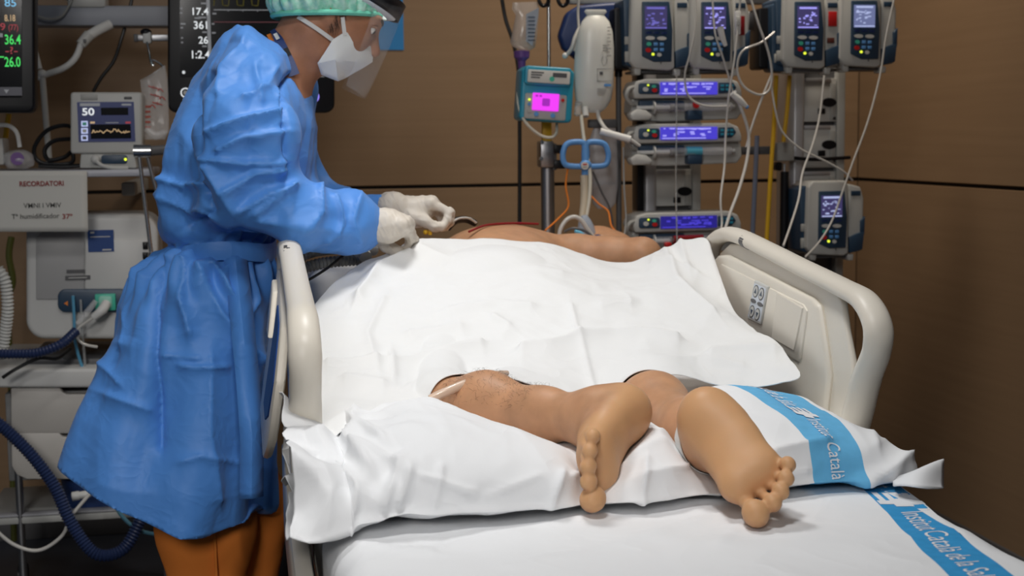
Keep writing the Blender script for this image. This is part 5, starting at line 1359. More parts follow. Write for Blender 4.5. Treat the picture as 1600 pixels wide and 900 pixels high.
for k in range(5): a = k * 2 * math.pi / 5; b.tube([(p[0], 4.12, 0.07), (p[0] + 0.12 * math.cos(a), 4.12 + 0.12 * math.sin(a), 0.06), (p[0] + 0.17 * math.cos(a), 4.12 + 0.17 * math.sin(a), 0.03)], 0.012, 'steel', 8)
obj('base', b, T)
for s in (0, 1):
    b = MB(); x = 848 + 30 * s; pcurve(b, [(x - 4, -16, 4.10), (x - 6, 0, 4.10), (x, 9, 4.10), (x + 8, 5, 4.10), (x + 9, -6, 4.10)], 0.006, 'black', 8); obj('hook', b, T)
b = MB(); p2 = at(967, 330, 4.14); b.cyl((p2[0], 4.14, 0.1), (p2[0], 4.14, at(967, 108, 4.14)[2]), 0.0085, 'dgrey'); b.cyl((p2[0], 4.14, at(967, 120, 4.14)[2]), (p2[0], 4.14, at(967, 100, 4.14)[2]), 0.012, 'black')
b.cyl((p2[0], 4.14, 0.02), (p2[0], 4.14, 0.10), 0.045, 'dgrey', 0.02)
tag(obj('thin_pole', b), 'thin dark pole between the hanging white bag and the pump column', 'pole')
b = MB(); pcurve(b, [(783, -10, 4.5), (790, 30, 4.5), (803, 70, 4.48), (811, 120, 4.45), (812, 200, 4.45), (812, 290, 4.45), (812, 380, 4.45), (815, 520, 4.45)], 0.0065, 'cable'); tag(obj('cable', b), 'black cable hanging straight down behind the teal pump', 'cable')
# feed bag
T = thing('feed_bag', 'clear feed bag with a purple drip chamber hanging left of the teal pump', 'feed bag', at(820, 110, 4.1))
b = MB(); prf = [(801, 4, 840, 3), (800, 14, 842, 12), (806, 24, 842, 24), (803, 38, 841, 34), (800, 52, 840, 48), (797, 66, 838, 64), (800, 72, 836, 74), (812, 78, 828, 79)]
rows_ = []
for i, (x0, y0, x1, y1) in enumerate(prf):
    l, r = at(x0, y0, 4.1), at(x1, y1, 4.1); t = [0.004, 0.008, 0.012, 0.018, 0.024, 0.026, 0.018, 0.008][i]; c = (l + r) / 2; a_ = (r[0] - l[0]) / 2
    rows_.append([c + np.array([a_ * math.cos(q), t * math.sin(q), (r[2] - l[2]) / 2 * math.cos(q)]) for q in np.linspace(0, 2 * math.pi, 28, endpoint=False)])
b.grid(rows_, mat('cloudy_film', (0.62, 0.53, 0.46), 0.15, alpha=0.55), True); obj('bag', b, T)
b = MB(); ppoly(b, [(822, 22), (842, 12), (841, 24), (832, 72), (822, 64)], 4.068, 0.002, mat('bag_label', (0.34, 0.38, 0.44), 0.6)); 
for k in range(7): pbox(b, 825, 26 + k * 6, 836, 27.5 + k * 6, 4.067, 0.001, 'navy')
obj('label_strip', b, T)
b = MB(); c = at(816, 84, 4.1); b.lathe(at(815, 78, 4.1), [(0, 0.005), (-0.004, 0.024), (-0.022, 0.023), (-0.032, 0.012), (-0.05, 0.011), (-0.072, 0.009), (-0.078, 0.003)], 'purple'); o = obj('drip_chamber', b, T); o['label'] = 'purple drip chamber'
b = MB(); pcurve(b, [(813, 118, 4.1), (809, 140, 4.08), (811, 168, 4.02), (822, 192, 4.0), (842, 210, 4.0), (860, 215, 4.0), (869, 208, 4.02), (870, 194, 4.05)], 0.0045, 'cream_cable'); obj('feed_line', b, T)
# teal pump (tilted a little on its clamp)
T = thing('feeding_pump', 'teal feeding pump with a lit pink display, clamped to the drip pole', 'feeding pump', at(855, 190, 4.05))
def tl(px, py): dx, dy = px - 855, py - 148; a = math.radians(3.5); return (855 + dx * math.cos(a) - dy * math.sin(a), 148 + dx * math.sin(a) + dy * math.cos(a))
def tp(b, pts, *k, **kw): return ppoly(b, [tl(*q) for q in pts], *k, **kw)
b = MB(); tp(b, rrect(814, 107, 896, 190, 7), 4.0, 0.10, 'teal', 0.008, 3); tp(b, rrect(818, 104, 892, 134, 6), 3.99, 0.10, 'teal', 0.006, 3); obj('housing', b, T)
b = MB(); tp(b, rrect(823, 110, 889, 130, 2), 3.985, 0.008, 'paper', 0.001); 
for k in range(3): tp(b, rrect(828, 113 + k * 4, 848 - 3 * k, 115 + k * 4, .5), 3.984, 0.002, 'dgrey')
tp(b, rrect(862, 113, 884, 120, .5), 3.984, 0.002, 'dgrey'); pdisc(b, *tl(861, 123), 4, 3.984, 0.002, 'green'); obj('top_label', b, T)
b = MB(); tp(b, rrect(821, 147, 886, 187, 3), 3.995, 0.01, 'grey', 0.002); FP = obj('front_panel', b, T)
b = MB(); tp(b, rrect(833, 146, 874, 173, 1), 3.991, 0.006, 'lcd_pink'); tp(b, rrect(848, 154, 860, 166, 2), 3.9905, 0.002, 'lcd_pink_dark'); tp(b, rrect(837, 149, 841, 152, .5), 3.9905, 0.002, 'lcd_pink_dark'); tp(b, rrect(843, 149, 847, 152, .5), 3.9905, 0.002, 'lcd_pink_dark'); o = obj('display', b, FP); o['label'] = 'lit pink display'
b = MB()
for x, y, m_ in ((840, 179, 'blue'), (866, 180, 'blue'), (880, 155, 'red'), (828, 164, 'blue'), (828, 174, 'grey')): pdisc(b, *tl(x, y), 3.6 if y > 170 else 2.6, 3.991, 0.006, m_)
obj('keypad', b, FP)
b = MB(); pdisc(b, *tl(828, 157), 1.8, 3.9905, 0.004, 'led_yellow'); obj('indicator_light', b, FP)
# pressure cuff and white bag
T = thing('pressure_cuff', 'navy pressure cuff hanging behind the white fluid bag', 'pressure cuff', at(920, 90, 4.16))
b = MB(); ppoly(b, [(885, 20), (905, 8), (950, 4), (985, 2), (984, 40), (960, 100), (900, 92), (880, 76), (873, 56)], 4.14, 0.04, 'dblue', 0.012, 3); obj('cuff', b, T)
b = MB(); pbox(b, 958, 14, 985, 110, 4.12, 0.05, 'black', 0.008); obj('bulb_holder', b, T)
b = MB(); pcurve(b, [(905, 45, 4.08), (898, 60, 4.07), (893, 76, 4.07), (884, 87, 4.08)], 0.006, 'tube', 8); b.ball(at(883, 87, 4.08), 0.009, 'white'); obj('valve', b, T)
T = thing('fluid_bag', 'large white fluid bag hanging before the navy cuff', 'fluid bag', at(930, 178, 4.05))
b = MB(); pr = [(15, 915, 946), (19, 913, 948), (24, 917, 944), (34, 909, 952), (50, 903, 957), (75, 899, 959), (105, 897, 959), (135, 897, 958), (155, 899, 955), (168, 904, 948), (176, 915, 938)]
rows_ = []
for i, (y, xa, xb) in enumerate(pr):
    l, r = at(xa, y, 4.05), at(xb, y, 4.05); c = (l + r) / 2; a_ = (r[0] - l[0]) / 2; t = min(0.035, a_ * 0.8) * [0.25, 0.3, 0.3, 0.6, 0.85, 1, 1, 1, .9, .7, .4][i]
    rows_.append([c + np.array([a_ * math.cos(q), t * math.sin(q), 0]) for q in np.linspace(0, 2 * math.pi, 32, endpoint=False)])
b.grid(rows_, 'bag', True); obj('bag', b, T)
b = MB(); Yf = 4.0108
pbox(b, 933, 107, 956, 108, Yf, 0.001, 'grey'); pbox(b, 933, 126, 956, 127, Yf, 0.001, 'grey'); pbox(b, 933, 107, 934, 127, Yf, 0.001, 'grey'); pbox(b, 937, 112, 942, 117, Yf, 0.001, 'dgrey'); pbox(b, 944, 131, 955, 135, Yf, 0.001, 'blue')
for k in range(5): pbox(b, 933, 138 + 2 * k, 948 - k, 139 + 2 * k, Yf, 0.001, 'grey')
for k in range(9): pbox(b, 949, 42 + k * 5.5, 955 - (k % 2) * 2, 43.4 + k * 5.5, Yf + 0.006, 0.001, 'grey')
for k in range(3): pbox(b, 942, 70 + 4 * k, 948 + k, 72 + 4 * k, Yf, 0.001, 'grey')
pcurve(b, [(942, 88, Yf), (940, 95, Yf), (944, 102, Yf), (948, 95, Yf), (946, 88, Yf)], 0.0007, 'grey', 5); obj('bag_print', b, T)
b = MB(); b.cyl(at(904, 160, 4.03), at(902, 180, 4.02), 0.010, 'tube_clear'); b.cyl(at(914, 168, 4.03), at(915, 182, 4.02), 0.010, 'lgrey'); obj('port', b, T)
b = MB(); pcurve(b, [(934, 172, 4.04), (936, 185, 4.03), (945, 200, 4.0), (955, 207, 4.0)], 0.006, 'tube'); b.tube([at(938, 205, 4.0), at(985, 218, 3.98)], [0.010, 0.011], 'white', 12, 0); b.tube([at(985, 218, 3.98), at(1000, 228, 3.98)], [0.006, 0.004], 'lgrey', 10, 0); obj('roller_clamp_line', b, T)
b = MB(); pcurve(b, [(905, -10, 4.1), (903, 20, 4.1), (904, 50, 4.09), (898, 80, 4.07)], 0.004, 'tube'); obj('hanging_loop', b, T)
b = MB(); pcurve(b, [(908, 180, 4.02), (912, 215, 4.0), (918, 245, 3.98), (922, 275, 3.97), (921, 310, 3.96), (916, 340, 3.95)], 0.0055, 'cream_cable'); obj('drip_line', b, T)
# blue two-loop handle on its stem
T = thing('tube_holder', 'blue two-loop tube holder on a cream stem above the patient', 'tube holder', at(915, 300, 3.98))
b = MB()
for s in (-1, 1):
    b.tube([at(915 + s * q[0], q[1], 3.98) for q in ((3, 224), (18, 222), (30, 226), (35, 238), (35, 250), (30, 258), (14, 260), (3, 258), (2, 240))], 0.0085, 'blue', 10, 5, closed=True)
b.tube([at(915, 220, 3.98), at(915, 258, 3.98), at(914, 276, 3.98)], [0.009, 0.012, 0.010], 'blue', 12, 4); b.ball(at(915, 258, 3.975), (0.018, 0.012, 0.016), 'blue'); obj('grip', b, T)
b = MB(); pdisc(b, 914, 259, 6, 3.958, 0.006, 'paper'); pbox(b, 911, 256, 917, 258, 3.957, 0.001, 'red'); pbox(b, 911, 260, 917, 262, 3.957, 0.001, 'grey'); obj('round_label', b, T)
b = MB(); b.tube([at(913, 274, 3.98), at(913, 310, 3.97), at(909, 345, 3.95), at(905, 372, 3.93)], [0.012, 0.012, 0.010, 0.008], mat('cream_plastic_stem', (0.52, 0.45, 0.34), 0.45), 12, 5); obj('stem', b, T)
# drainage bag
b = MB(); rows_ = []
for i, (y, xa, xb) in enumerate([(198, 928, 962), (215, 922, 964), (250, 920, 966), (290, 922, 966), (318, 926, 962), (326, 934, 955)]):
    l, r = at(xa, y, 4.1), at(xb, y, 4.1); c = (l + r) / 2; a_ = (r[0] - l[0]) / 2; t = [0.004, 0.012, 0.018, 0.018, 0.012, 0.004][i]
    rows_.append([c + np.array([a_ * math.cos(q), t * math.sin(q), 0]) for q in np.linspace(0, 2 * math.pi, 24, endpoint=False)])
b.grid(rows_, mat('grey_film', (0.50, 0.50, 0.52), 0.25, alpha=0.6), True)
T = thing('drainage_bag', 'greyish clear bag hanging behind the blue tube holder', 'bag', at(943, 326, 4.1)); obj('bag', b, T); b = MB(); pbox(b, 920, 186, 964, 200, 4.09, 0.02, 'dgrey', 0.004); obj('hanger', b, T)

# ------------------------------------------------------------------ lines draping round the pumps
def line(pts, r, m, name, label, cat='tube', seg=8, **k):
    b = MB(); pcurve(b, pts, r, m, seg, **k); return tag(obj(name, b), label, cat)
line([(1088, -5, 3.95), (1086, 45, 3.94), (1078, 85, 3.94), (1070, 118, 3.95), (1076, 150, 3.96), (1100, 165, 3.96), (1140, 166, 3.97)], 0.0030, 'tube', 'infusion_line', 'white line between the two left upright pumps curling to the top syringe pump')
line([(1113, -5, 3.94), (1117, 50, 3.93), (1128, 85, 3.93), (1138, 118, 3.94), (1148, 155, 3.95)], 0.0029, 'tube', 'infusion_line', 'white line crossing the second upright pump')
b = MB(); b.tube([at(1125, 42, 3.92), at(1128, 56, 3.92), at(1134, 72, 3.92)], [0.010, 0.009, 0.005], 'white', 10, 3); tag(obj('line_clamp', b), 'white tapered clamp on the line before the second upright pump', 'clamp')
line([(1157, -5, 3.93), (1155, 20, 3.93), (1148, 90, 3.92), (1139, 150, 3.92), (1134, 210, 3.92), (1132, 260, 3.90), (1126, 310, 3.86), (1128, 350, 3.84), (1122, 372, 3.8)], 0.0032, 'tube', 'infusion_line', 'long white line hanging from the top row past all three syringe pumps')
b = MB(); pbox(b, 1150, 17, 1158, 54, 3.925, 0.014, 'white', 0.003); pbox(b, 1151, 26, 1156, 40, 3.922, 0.004, 'lgrey', 0.001); tag(obj('line_clamp', b), 'white slide clamp on the long line beside the dark red sticker', 'clamp')
line([(1172, -5, 3.95), (1186, 40, 3.94), (1200, 80, 3.94), (1206, 115, 3.94), (1202, 140, 3.94), (1186, 148, 3.94), (1162, 135, 3.94), (1152, 108, 3.94), (1160, 80, 3.94), (1190, 66, 3.95), (1210, 50, 3.96)], 0.0034, 'tube', 'infusion_line', 'white line looping left of the pump with the red sticker')
line([(1205, 118, 3.95), (1188, 160, 3.94), (1174, 200, 3.93), (1166, 230, 3.92)], 0.0034, 'tube', 'infusion_line', 'straight white line slanting down between the two columns')
line([(1150, 150, 3.93), (1162, 180, 3.92), (1170, 212, 3.92), (1167, 250, 3.9), (1155, 295, 3.86), (1142, 330, 3.82), (1132, 362, 3.78)], 0.0046, 'tube', 'infusion_line', 'thick white line swinging down from the white connector to the bed')
b = MB(); b.tube([at(1143, 146, 3.92), at(1155, 156, 3.92), at(1166, 166, 3.92)], [0.009, 0.011, 0.006], 'white', 10, 3); b.tube([at(1150, 142, 3.92), at(1146, 152, 3.92)], [0.005, 0.005], 'white', 8, 0); b.ball(at(1167, 167, 3.92), 0.006, 'blue'); tag(obj('connector', b), 'white three-way connector right of the top syringe pump', 'connector')
line([(1205, 130, 3.96), (1211, 170, 3.95), (1222, 205, 3.95), (1250, 232, 3.95), (1290, 252, 3.95), (1318, 268, 3.95), (1332, 282, 3.96)], 0.0029, 'tube', 'infusion_line', 'thin white line crossing the right column to the low pump')
line([(1288, 118, 3.95), (1281, 180, 3.93), (1270, 225, 3.9), (1254, 270, 3.86), (1248, 310, 3.8), (1236, 350, 3.72), (1224, 384, 3.62)], 0.0032, 'tube', 'infusion_line', 'white line falling along the front of the right column to the bed rail')
line([(1398, -5, 3.95), (1384, 60, 3.95), (1375, 118, 3.95), (1356, 190, 3.94), (1332, 255, 3.93), (1318, 295, 3.92), (1300, 345, 3.9), (1280, 378, 3.86), (1258, 402, 3.8)], 0.0029, 'tube', 'infusion_line', 'fine white line from the last upright pump falling over the low pump')
line([(1057, 112, 3.93), (1057, 200, 3.92), (1056, 290, 3.92), (1058, 378, 3.9)], 0.0024, 'tube_clear', 'infusion_line', 'fine clear line hanging straight across the syringe pump displays')
line([(1213, 118, 4.1), (1209, 200, 4.1), (1203, 290, 4.1), (1197, 400, 4.1), (1195, 520, 4.1)], 0.0068, 'yellow', 'gas_hose', 'long yellow hose hanging left of the right column', 'hose')
line([(1234, 118, 4.12), (1230, 170, 4.12), (1226, 205, 4.12), (1224, 222, 4.12)], 0.0068, 'yellow', 'gas_hose', 'short yellow hose close against the right column', 'hose')
b = MB(); b.tube([at(1183, 212, 4.18), at(1180, 280, 4.18), at(1176, 360, 4.18), at(1172, 480, 4.18)], 0.0075, mat('grey_blue_rod', (0.22, 0.25, 0.34), 0.4), 8, 0); o = obj('hanging_rod', b, T2); o['label'] = 'grey-blue hanging rod'
b = MB(); b.cyl(at(1226, 268, 4.14), at(1224, 420, 4.14), 0.013, 'black'); b.cyl(at(1226, 256, 4.14), at(1226, 270, 4.14), 0.008, 'chrome'); obj('hanging_rod', b, T2)
line([(888, 258, 3.99), (884, 290, 3.98), (888, 322, 3.97), (872, 342, 3.95), (852, 360, 3.9)], 0.0028, 'orange', 'cable', 'orange cable hanging left of the blue tube holder', 'cable')
line([(918, 300, 3.97), (935, 318, 3.96), (950, 330, 3.95), (955, 352, 3.93), (966, 366, 3.92)], 0.0028, 'orange', 'cable', 'orange cable hanging right of the blue tube holder', 'cable')
line([(926, 268, 4.0), (940, 300, 4.0), (954, 330, 4.0), (960, 380, 4.0)], 0.003, 'dgrey', 'cable', 'dark thin cable hanging right of the blue tube holder', 'cable')
line([(974, 230, 3.99), (975, 290, 3.97), (978, 340, 3.95), (975, 372, 3.92)], 0.0028, 'hose', 'cable', 'grey thin cable hanging left of the syringe pumps', 'cable')
# airway tube and holder at the head
T = thing('breathing_tube', 'white breathing tube arching over the head of the patient', 'tube', at(900, 370, 3.86))
b = MB(); pcurve(b, [(873, 376, 3.80), (876, 358, 3.80), (885, 344, 3.80), (897, 339, 3.80), (908, 344, 3.80), (918, 358, 3.80), (928, 372, 3.80), (938, 384, 3.79)], 0.0062, 'tube', 10); obj('tube', b, T)
b = MB(); b.lathe(at(917, 366, 3.88), [(0.0, 0.026), (0.02, 0.024), (0.04, 0.017), (0.055, 0.008)], mat('pale_blue_film', (0.45, 0.52, 0.62), 0.25, alpha=0.7), (-0.15, 0, 1)); obj('connector_dome', b, T)
b = MB(); pcurve(b, [(882, 362, 3.79), (895, 357, 3.78), (912, 360, 3.78), (926, 370, 3.78)], 0.004, 'dgrey', 8); obj('head_strap', b, T)
b = MB(); b.tube([at(898, 361, 3.775), at(906, 364, 3.775), at(913, 368, 3.775)], [0.004, 0.006, 0.004], mat('cyan_tape', (0.15, 0.50, 0.72), 0.5), 10, 3); obj('tape', b, T)
b = MB(); b.ball(at(940, 373, 3.85), (0.022, 0.016, 0.010), 'white'); b.ball(at(934, 371, 3.84), (0.012, 0.012, 0.009), 'dblue'); tag(obj('gauze', b), 'small white and navy pad lying beyond the bare shoulder', 'pad')
line([(733, 362, 3.36), (760, 352, 3.44), (800, 349, 3.5), (841, 350, 3.55)], 0.003, 'dark_red', 'drain_tube', 'thin dark red tube lying across the bare back of the patient', 'tube')
# leads at the far side of the body near the gloved hand
b = MB(); pcurve(b, [(700, 356, 3.5), (712, 345, 3.52), (728, 343, 3.55), (742, 349, 3.57)], 0.009, 'black', 8); pcurve(b, [(702, 352, 3.48), (715, 342, 3.5), (732, 341, 3.53), (744, 348, 3.55)], 0.003, 'lgrey', 6); tag(obj('sensor_lead', b), 'black sensor lead looped on the bed beyond the pinching glove', 'cable')
b = MB(); b.cyl(at(672, 356, 3.30), at(672, 367, 3.30), 0.0045, 'yellow'); b.ball(at(665, 363, 3.30), 0.006, 'yellow'); tag(obj('connector', b), 'small yellow connector under the pinching glove', 'connector')

# hoses and linen in the gap at the left of the bed
b = MB(); b.box(at(478, 445, 3.25) - [0, 0, 0.12], at(610, 408, 3.55), 'linen', 0.05, 5); tag(obj('pillow', b), 'white pillow half hidden between the left rail and the drape', 'pillow')
line([(466, 402, 3.10), (490, 392, 3.12), (520, 388, 3.18), (552, 388, 3.24), (585, 390, 3.30)], 0.0125, 'hose', 'breathing_hose', 'grey corrugated hose lying left on the bed, upper of two', 'hose', 10, ring=(0.009, 0.0022))
line([(470, 420, 3.08), (500, 412, 3.10), (530, 408, 3.12), (562, 406, 3.14)], 0.0115, 'hose', 'breathing_hose', 'grey corrugated hose lying left on the bed, lower of two', 'hose', 10, ring=(0.009, 0.0020))
line([(478, 440, 3.05), (510, 420, 3.06), (540, 396, 3.10), (556, 388, 3.12)], 0.003, 'cable', 'cable', 'thin dark cable crossing the grey hoses beside the left rail', 'cable')
b = MB(); b.tube([at(548, 384, 3.2), at(562, 392, 3.16), at(572, 402, 3.12)], [0.016, 0.018, 0.014], 'lgrey', 12, 3); tag(obj('connector', b), 'pale grey hose connector beneath the near sleeve', 'connector')

# ------------------------------------------------------------------ wall poster
b = MB(); pbox(b, 560, -30, 629, 78, YB - 0.004, 0.004, 'poster', 0.0); tag(obj('poster', b), 'blue poster on the brown wall behind the face shield', 'poster')

# ------------------------------------------------------------------ left side: monitors, shelf, machine and drawer cart
YL = 4.15
# monitor at the left edge
T = thing('patient_monitor', 'tall black monitor with green figures at the left edge of the photo', 'monitor', at(0, 175, 3.95))
b = MB(); ppoly(b, rrect(-130, -110, 54, 176, 12), 3.95, 0.07, 'black', 0.006, 3); obj('housing', b, T)
b = MB(); ppoly(b, rrect(-118, -100, 34, 152, 2), 3.946, 0.006, 'gloss'); S_ = obj('screen', b, T)
b = MB(); Y = 3.9445
for t, x, y, h, m, w in (('85', 7, 10, 12, 'led_blue', 18), ('8.18', 7, 33, 10, 'led_tan', 17), ('69', -9, 47, 11, 'led_red', 17), ('(77)', 13, 47, 9, 'led_red', 15), ('36.4', 7, 69, 15, 'led_green', 25), ('-?-', 8, 84, 11, 'led_red', 19), ('26.0', 7, 104, 15, 'led_green', 25)):
    ptext(b, t, x, y, h, Y, m, w, 0.012)
pbox(b, -3, 52, 4, 58, Y, 0.001, 'led_dim'); pbox(b, -4, 88, 6, 90, Y, 0.001, 'led_green'); ppoly(b, [(6, 140), (14, 140), (10, 146)], Y, 0.001, 'led_dim')
obj('readings', b, S_)
b = MB(); pbox(b, -118, 136, 34, 150, 3.9455, 0.001, mat('status_bar', (0.03, 0.03, 0.04), 0.3, emis=((0.12, 0.12, 0.15), 0.15))); obj('status_bar', b, S_)
b = MB(); p = at(-40, 60, 4.0); b.box((p[0] - 0.03, 4.02, p[2] - 0.05), (p[0] + 0.03, 4.98, p[2] + 0.05), 'grey', 0.01); obj('wall_arm', b, T)
# big ventilator display behind the clinician
T = thing('ventilator_display', 'large black ventilator display behind the clinician, with white figures and a ringed knob', 'monitor', at(392, 175, YL))
b = MB(); ppoly(b, rrect(262, -90, 523, 176, 14), YL, 0.07, 'black', 0.006, 3); obj('housing', b, T)
b = MB(); ppoly(b, rrect(281, -80, 514, 120, 3), YL - 0.004, 0.006, 'gloss'); S_ = obj('screen', b, T); Y = YL - 0.0055
b = MB()
for t, x, y, h, w in (('17.4', 298, 23, 11, 25), ('361', 302, 45, 12, 21), ('26', 310, 68, 11, 15), ('1:2.4', 297, 91, 12, 28)): ptext(b, t, x, y, h, Y, 'led_white', w, 0.012)
for x, y, w in ((310, 26, 12), (304, 27, 10), (316, 49, 7), (316, 71, 7), (314, 4, 8), (281, 12, 4), (281, 19, 4), (282, 36, 8), (282, 42, 4), (283, 58, 3), (283, 65, 3), (285, 112, 4), (332, 20, 6), (331, 36, 4), (331, 50, 6), (487, 115, 10)):
    pbox(b, x, y, x + w, y + 2.5, Y, 0.001, 'led_dim')
pdisc(b, 287, 113, 2.5, Y, 0.001, 'led_white', 1, 12)
pbox(b, 485, 114, 491, 121, Y, 0.001, 'green')
for k in range(3): pbox(b, 495, 113 + 3 * k, 507 - 3 * (k % 2), 114.5 + 3 * k, Y, 0.001, 'led_dim')
obj('readings', b, S_)
b = MB(); w_ = []
for k in range(5):
    x = 334 + k * 23; w_ += [(x, 9), (x + 2, -14), (x + 12, -10), (x + 14, 8), (x + 21, 9)]
pcurve(b, [(x, y, Y) for x, y in w_], 0.0016, 'wave', 4, 0); obj('trace', b, S_)
b = MB(); pbox(b, 334, 15, 436, 16, Y, 0.001, 'led_dim'); pbox(b, 334, 34, 436, 35, Y, 0.001, 'led_faint_red'); pbox(b, 326, -20, 327, 112, Y, 0.001, 'led_dim')
for k in range(4): pbox(b, 356 + 23 * k, 15, 357 + 23 * k, 18, Y, 0.001, 'led_dim')
obj('axes', b, S_)
b = MB(); a = at(290, 145, YL); b.tube([a + [0.0125 * math.cos(t), -0.003, 0.0125 * math.sin(t)] for t in np.linspace(0, 2 * math.pi, 24, endpoint=False)], 0.002, 'led_white', 6, 1, closed=True); b.cyl(a + [0, 0.002, 0], a + [0, -0.012, 0], 0.006, 'lgrey'); o = obj('knob', b, T); o['label'] = 'pale ringed knob'
b = MB(); a = at(489, 151, YL); b.tube([a + [0.0155 * math.cos(t), -0.003, 0.0155 * math.sin(t)] for t in np.linspace(0, 2 * math.pi, 24, endpoint=False)], 0.0028, 'led_violet', 6, 1, closed=True); b.cyl(a + [0, 0.002, 0], a + [0, -0.014, 0], 0.0125, 'dgrey'); o = obj('knob', b, T); o['label'] = 'knob ringed in violet light'
b = MB(); p = at(345, 170, YL); b.box((p[0] - 0.03, YL + 0.02, 0.25), (p[0] + 0.03, YL + 0.06, p[2]), 'dgrey', 0.01); b.box((p[0] - 0.07, YL - 0.12, 0.06), (p[0] + 0.25, YL + 0.25, 0.25), 'dgrey', 0.03); obj('stand', b, T)
# overhead equipment arm
b = MB(); pbox(b, 30, 9, 268, 40, 4.45, 0.10, mat('grey_blue_arm', (0.36, 0.38, 0.43), 0.45), 0.008); pbox(b, 105, -12, 165, 12, 4.44, 0.10, 'lgrey', 0.012); 
T = thing('equipment_arm', 'grey horizontal equipment arm across the wall top left', 'equipment arm', at(150, 40, 4.45)); obj('beam', b, T)
b = MB(); p = at(120, 0, 4.5); b.box((p[0] - 0.04, 4.48, p[2]), (p[0] + 0.04, 4.54, 3.19), 'lgrey', 0.01); obj('drop_post', b, T)
b = MB(); pcurve(b, [(55, 24, 4.43), (75, 30, 4.43), (95, 26, 4.43), (108, 8, 4.43), (116, -12, 4.43)], 0.004, 'grey'); obj('arm_cable', b, T)
T = thing('jointed_arm', 'white jointed hose arm bending down beside the left monitor', 'arm', at(72, 262, 4.35))
b = MB(); pcurve(b, [(172, 38, 4.4), (152, 48, 4.38), (136, 58, 4.36)], 0.015, 'white', 12); b.tube([at(140, 54, 4.36), at(126, 70, 4.35)], [0.017, 0.015], 'lgrey', 14, 0); pbox(b, 130, 61, 134, 66, 4.33, 0.01, 'dgrey'); pcurve(b, [(127, 68, 4.35), (118, 90, 4.35), (100, 106, 4.35), (70, 117, 4.35), (40, 128, 4.35)], 0.0095, 'white', 12); obj('arm_tube', b, T)
b = MB(); b.ball(at(66, 116, 4.35), 0.014, 'white'); b.tube([at(62, 108, 4.35), at(50, 60, 4.36)], [0.008, 0.008], 'white', 10, 0); b.cyl(at(66, 116, 4.35), at(78, 262, 4.35), 0.009, 'lgrey'); obj('arm_post', b, T)
line([(208, -10, 4.5), (200, 25, 4.5), (190, 60, 4.5), (178, 95, 4.48), (158, 122, 4.46), (146, 143, 4.44)], 0.0055, 'cable', 'cable', 'black cable curving down to the small grey monitor', 'cable')
# side rail with clamp, hook and the clear bag with red print
T = thing('accessory_rail', 'short steel rail with a clamp and hook beside the large display', 'rail', at(240, 65, 4.2))
b = MB(); pbox(b, 210, 54, 266, 64, 4.2, 0.015, 'steel', 0.002); pbox(b, 209, 53, 215, 65, 4.195, 0.025, 'dgrey', 0.002); obj('rail_bar', b, T)
b = MB(); b.ball(at(228, 50, 4.19), (0.016, 0.012, 0.010), 'black'); pbox(b, 223, 48, 236, 68, 4.18, 0.03, 'lgrey', 0.006); obj('rail_clamp', b, T)
b = MB(); pcurve(b, [(230, 66, 4.18), (233, 82, 4.17), (236, 98, 4.17), (240, 102, 4.17), (238, 94, 4.17), (248, 98, 4.17), (256, 106, 4.17)], 0.0032, 'chrome', 8); obj('hook', b, T)
T = thing('clear_bag', 'clear bag with red print hanging from the hook beside the small monitor', 'bag', at(240, 218, 4.15))
b = MB(); rows_ = []
for i, (y, xa, xb) in enumerate([(118, 217, 228), (120, 218, 246), (108, 238, 258), (125, 219, 262), (150, 222, 263), (185, 222, 264), (205, 221, 264), (218, 226, 258)][1:]):
    l, r = at(xa, y, 4.15), at(xb, y, 4.15); c = (l + r) / 2; a_ = (r[0] - l[0]) / 2; t = [.004, .004, .012, .016, .018, .014, .004][i]
    rows_.append([c + np.array([a_ * math.cos(q), t * math.sin(q) + 0.003 * math.sin(5 * q + i), 0.012 * math.cos(q) * (i < 2)]) for q in np.linspace(0, 2 * math.pi, 24, endpoint=False)])
b.grid(rows_, 'film', True); obj('bag', b, T)
b = MB()
for k in range(9):
    x, y = 232 + (k * 7) % 18, 134 + k * 4.2; pcurve(b, [(x, y, 4.128), (x + 4, y + 2 - (k % 3) * 3, 4.128), (x + 9, y + 1, 4.128)], 0.0013, 'red', 4, 3)
for k in range(5): pbox(b, 227, 165 + 8 * k, 235, 168 + 8 * k, 4.130, 0.001, mat('red_ink', (0.40, 0.06, 0.04), 0.6) if k == 0 else bpy.data.materials['red_ink'])
obj('bag_print', b, T)
b = MB(); b.tube([at(228, 200, 4.13), at(244, 212, 4.13), at(258, 205, 4.13)], [0.010, 0.013, 0.008], 'film', 10, 4); obj('bag_port', b, T)

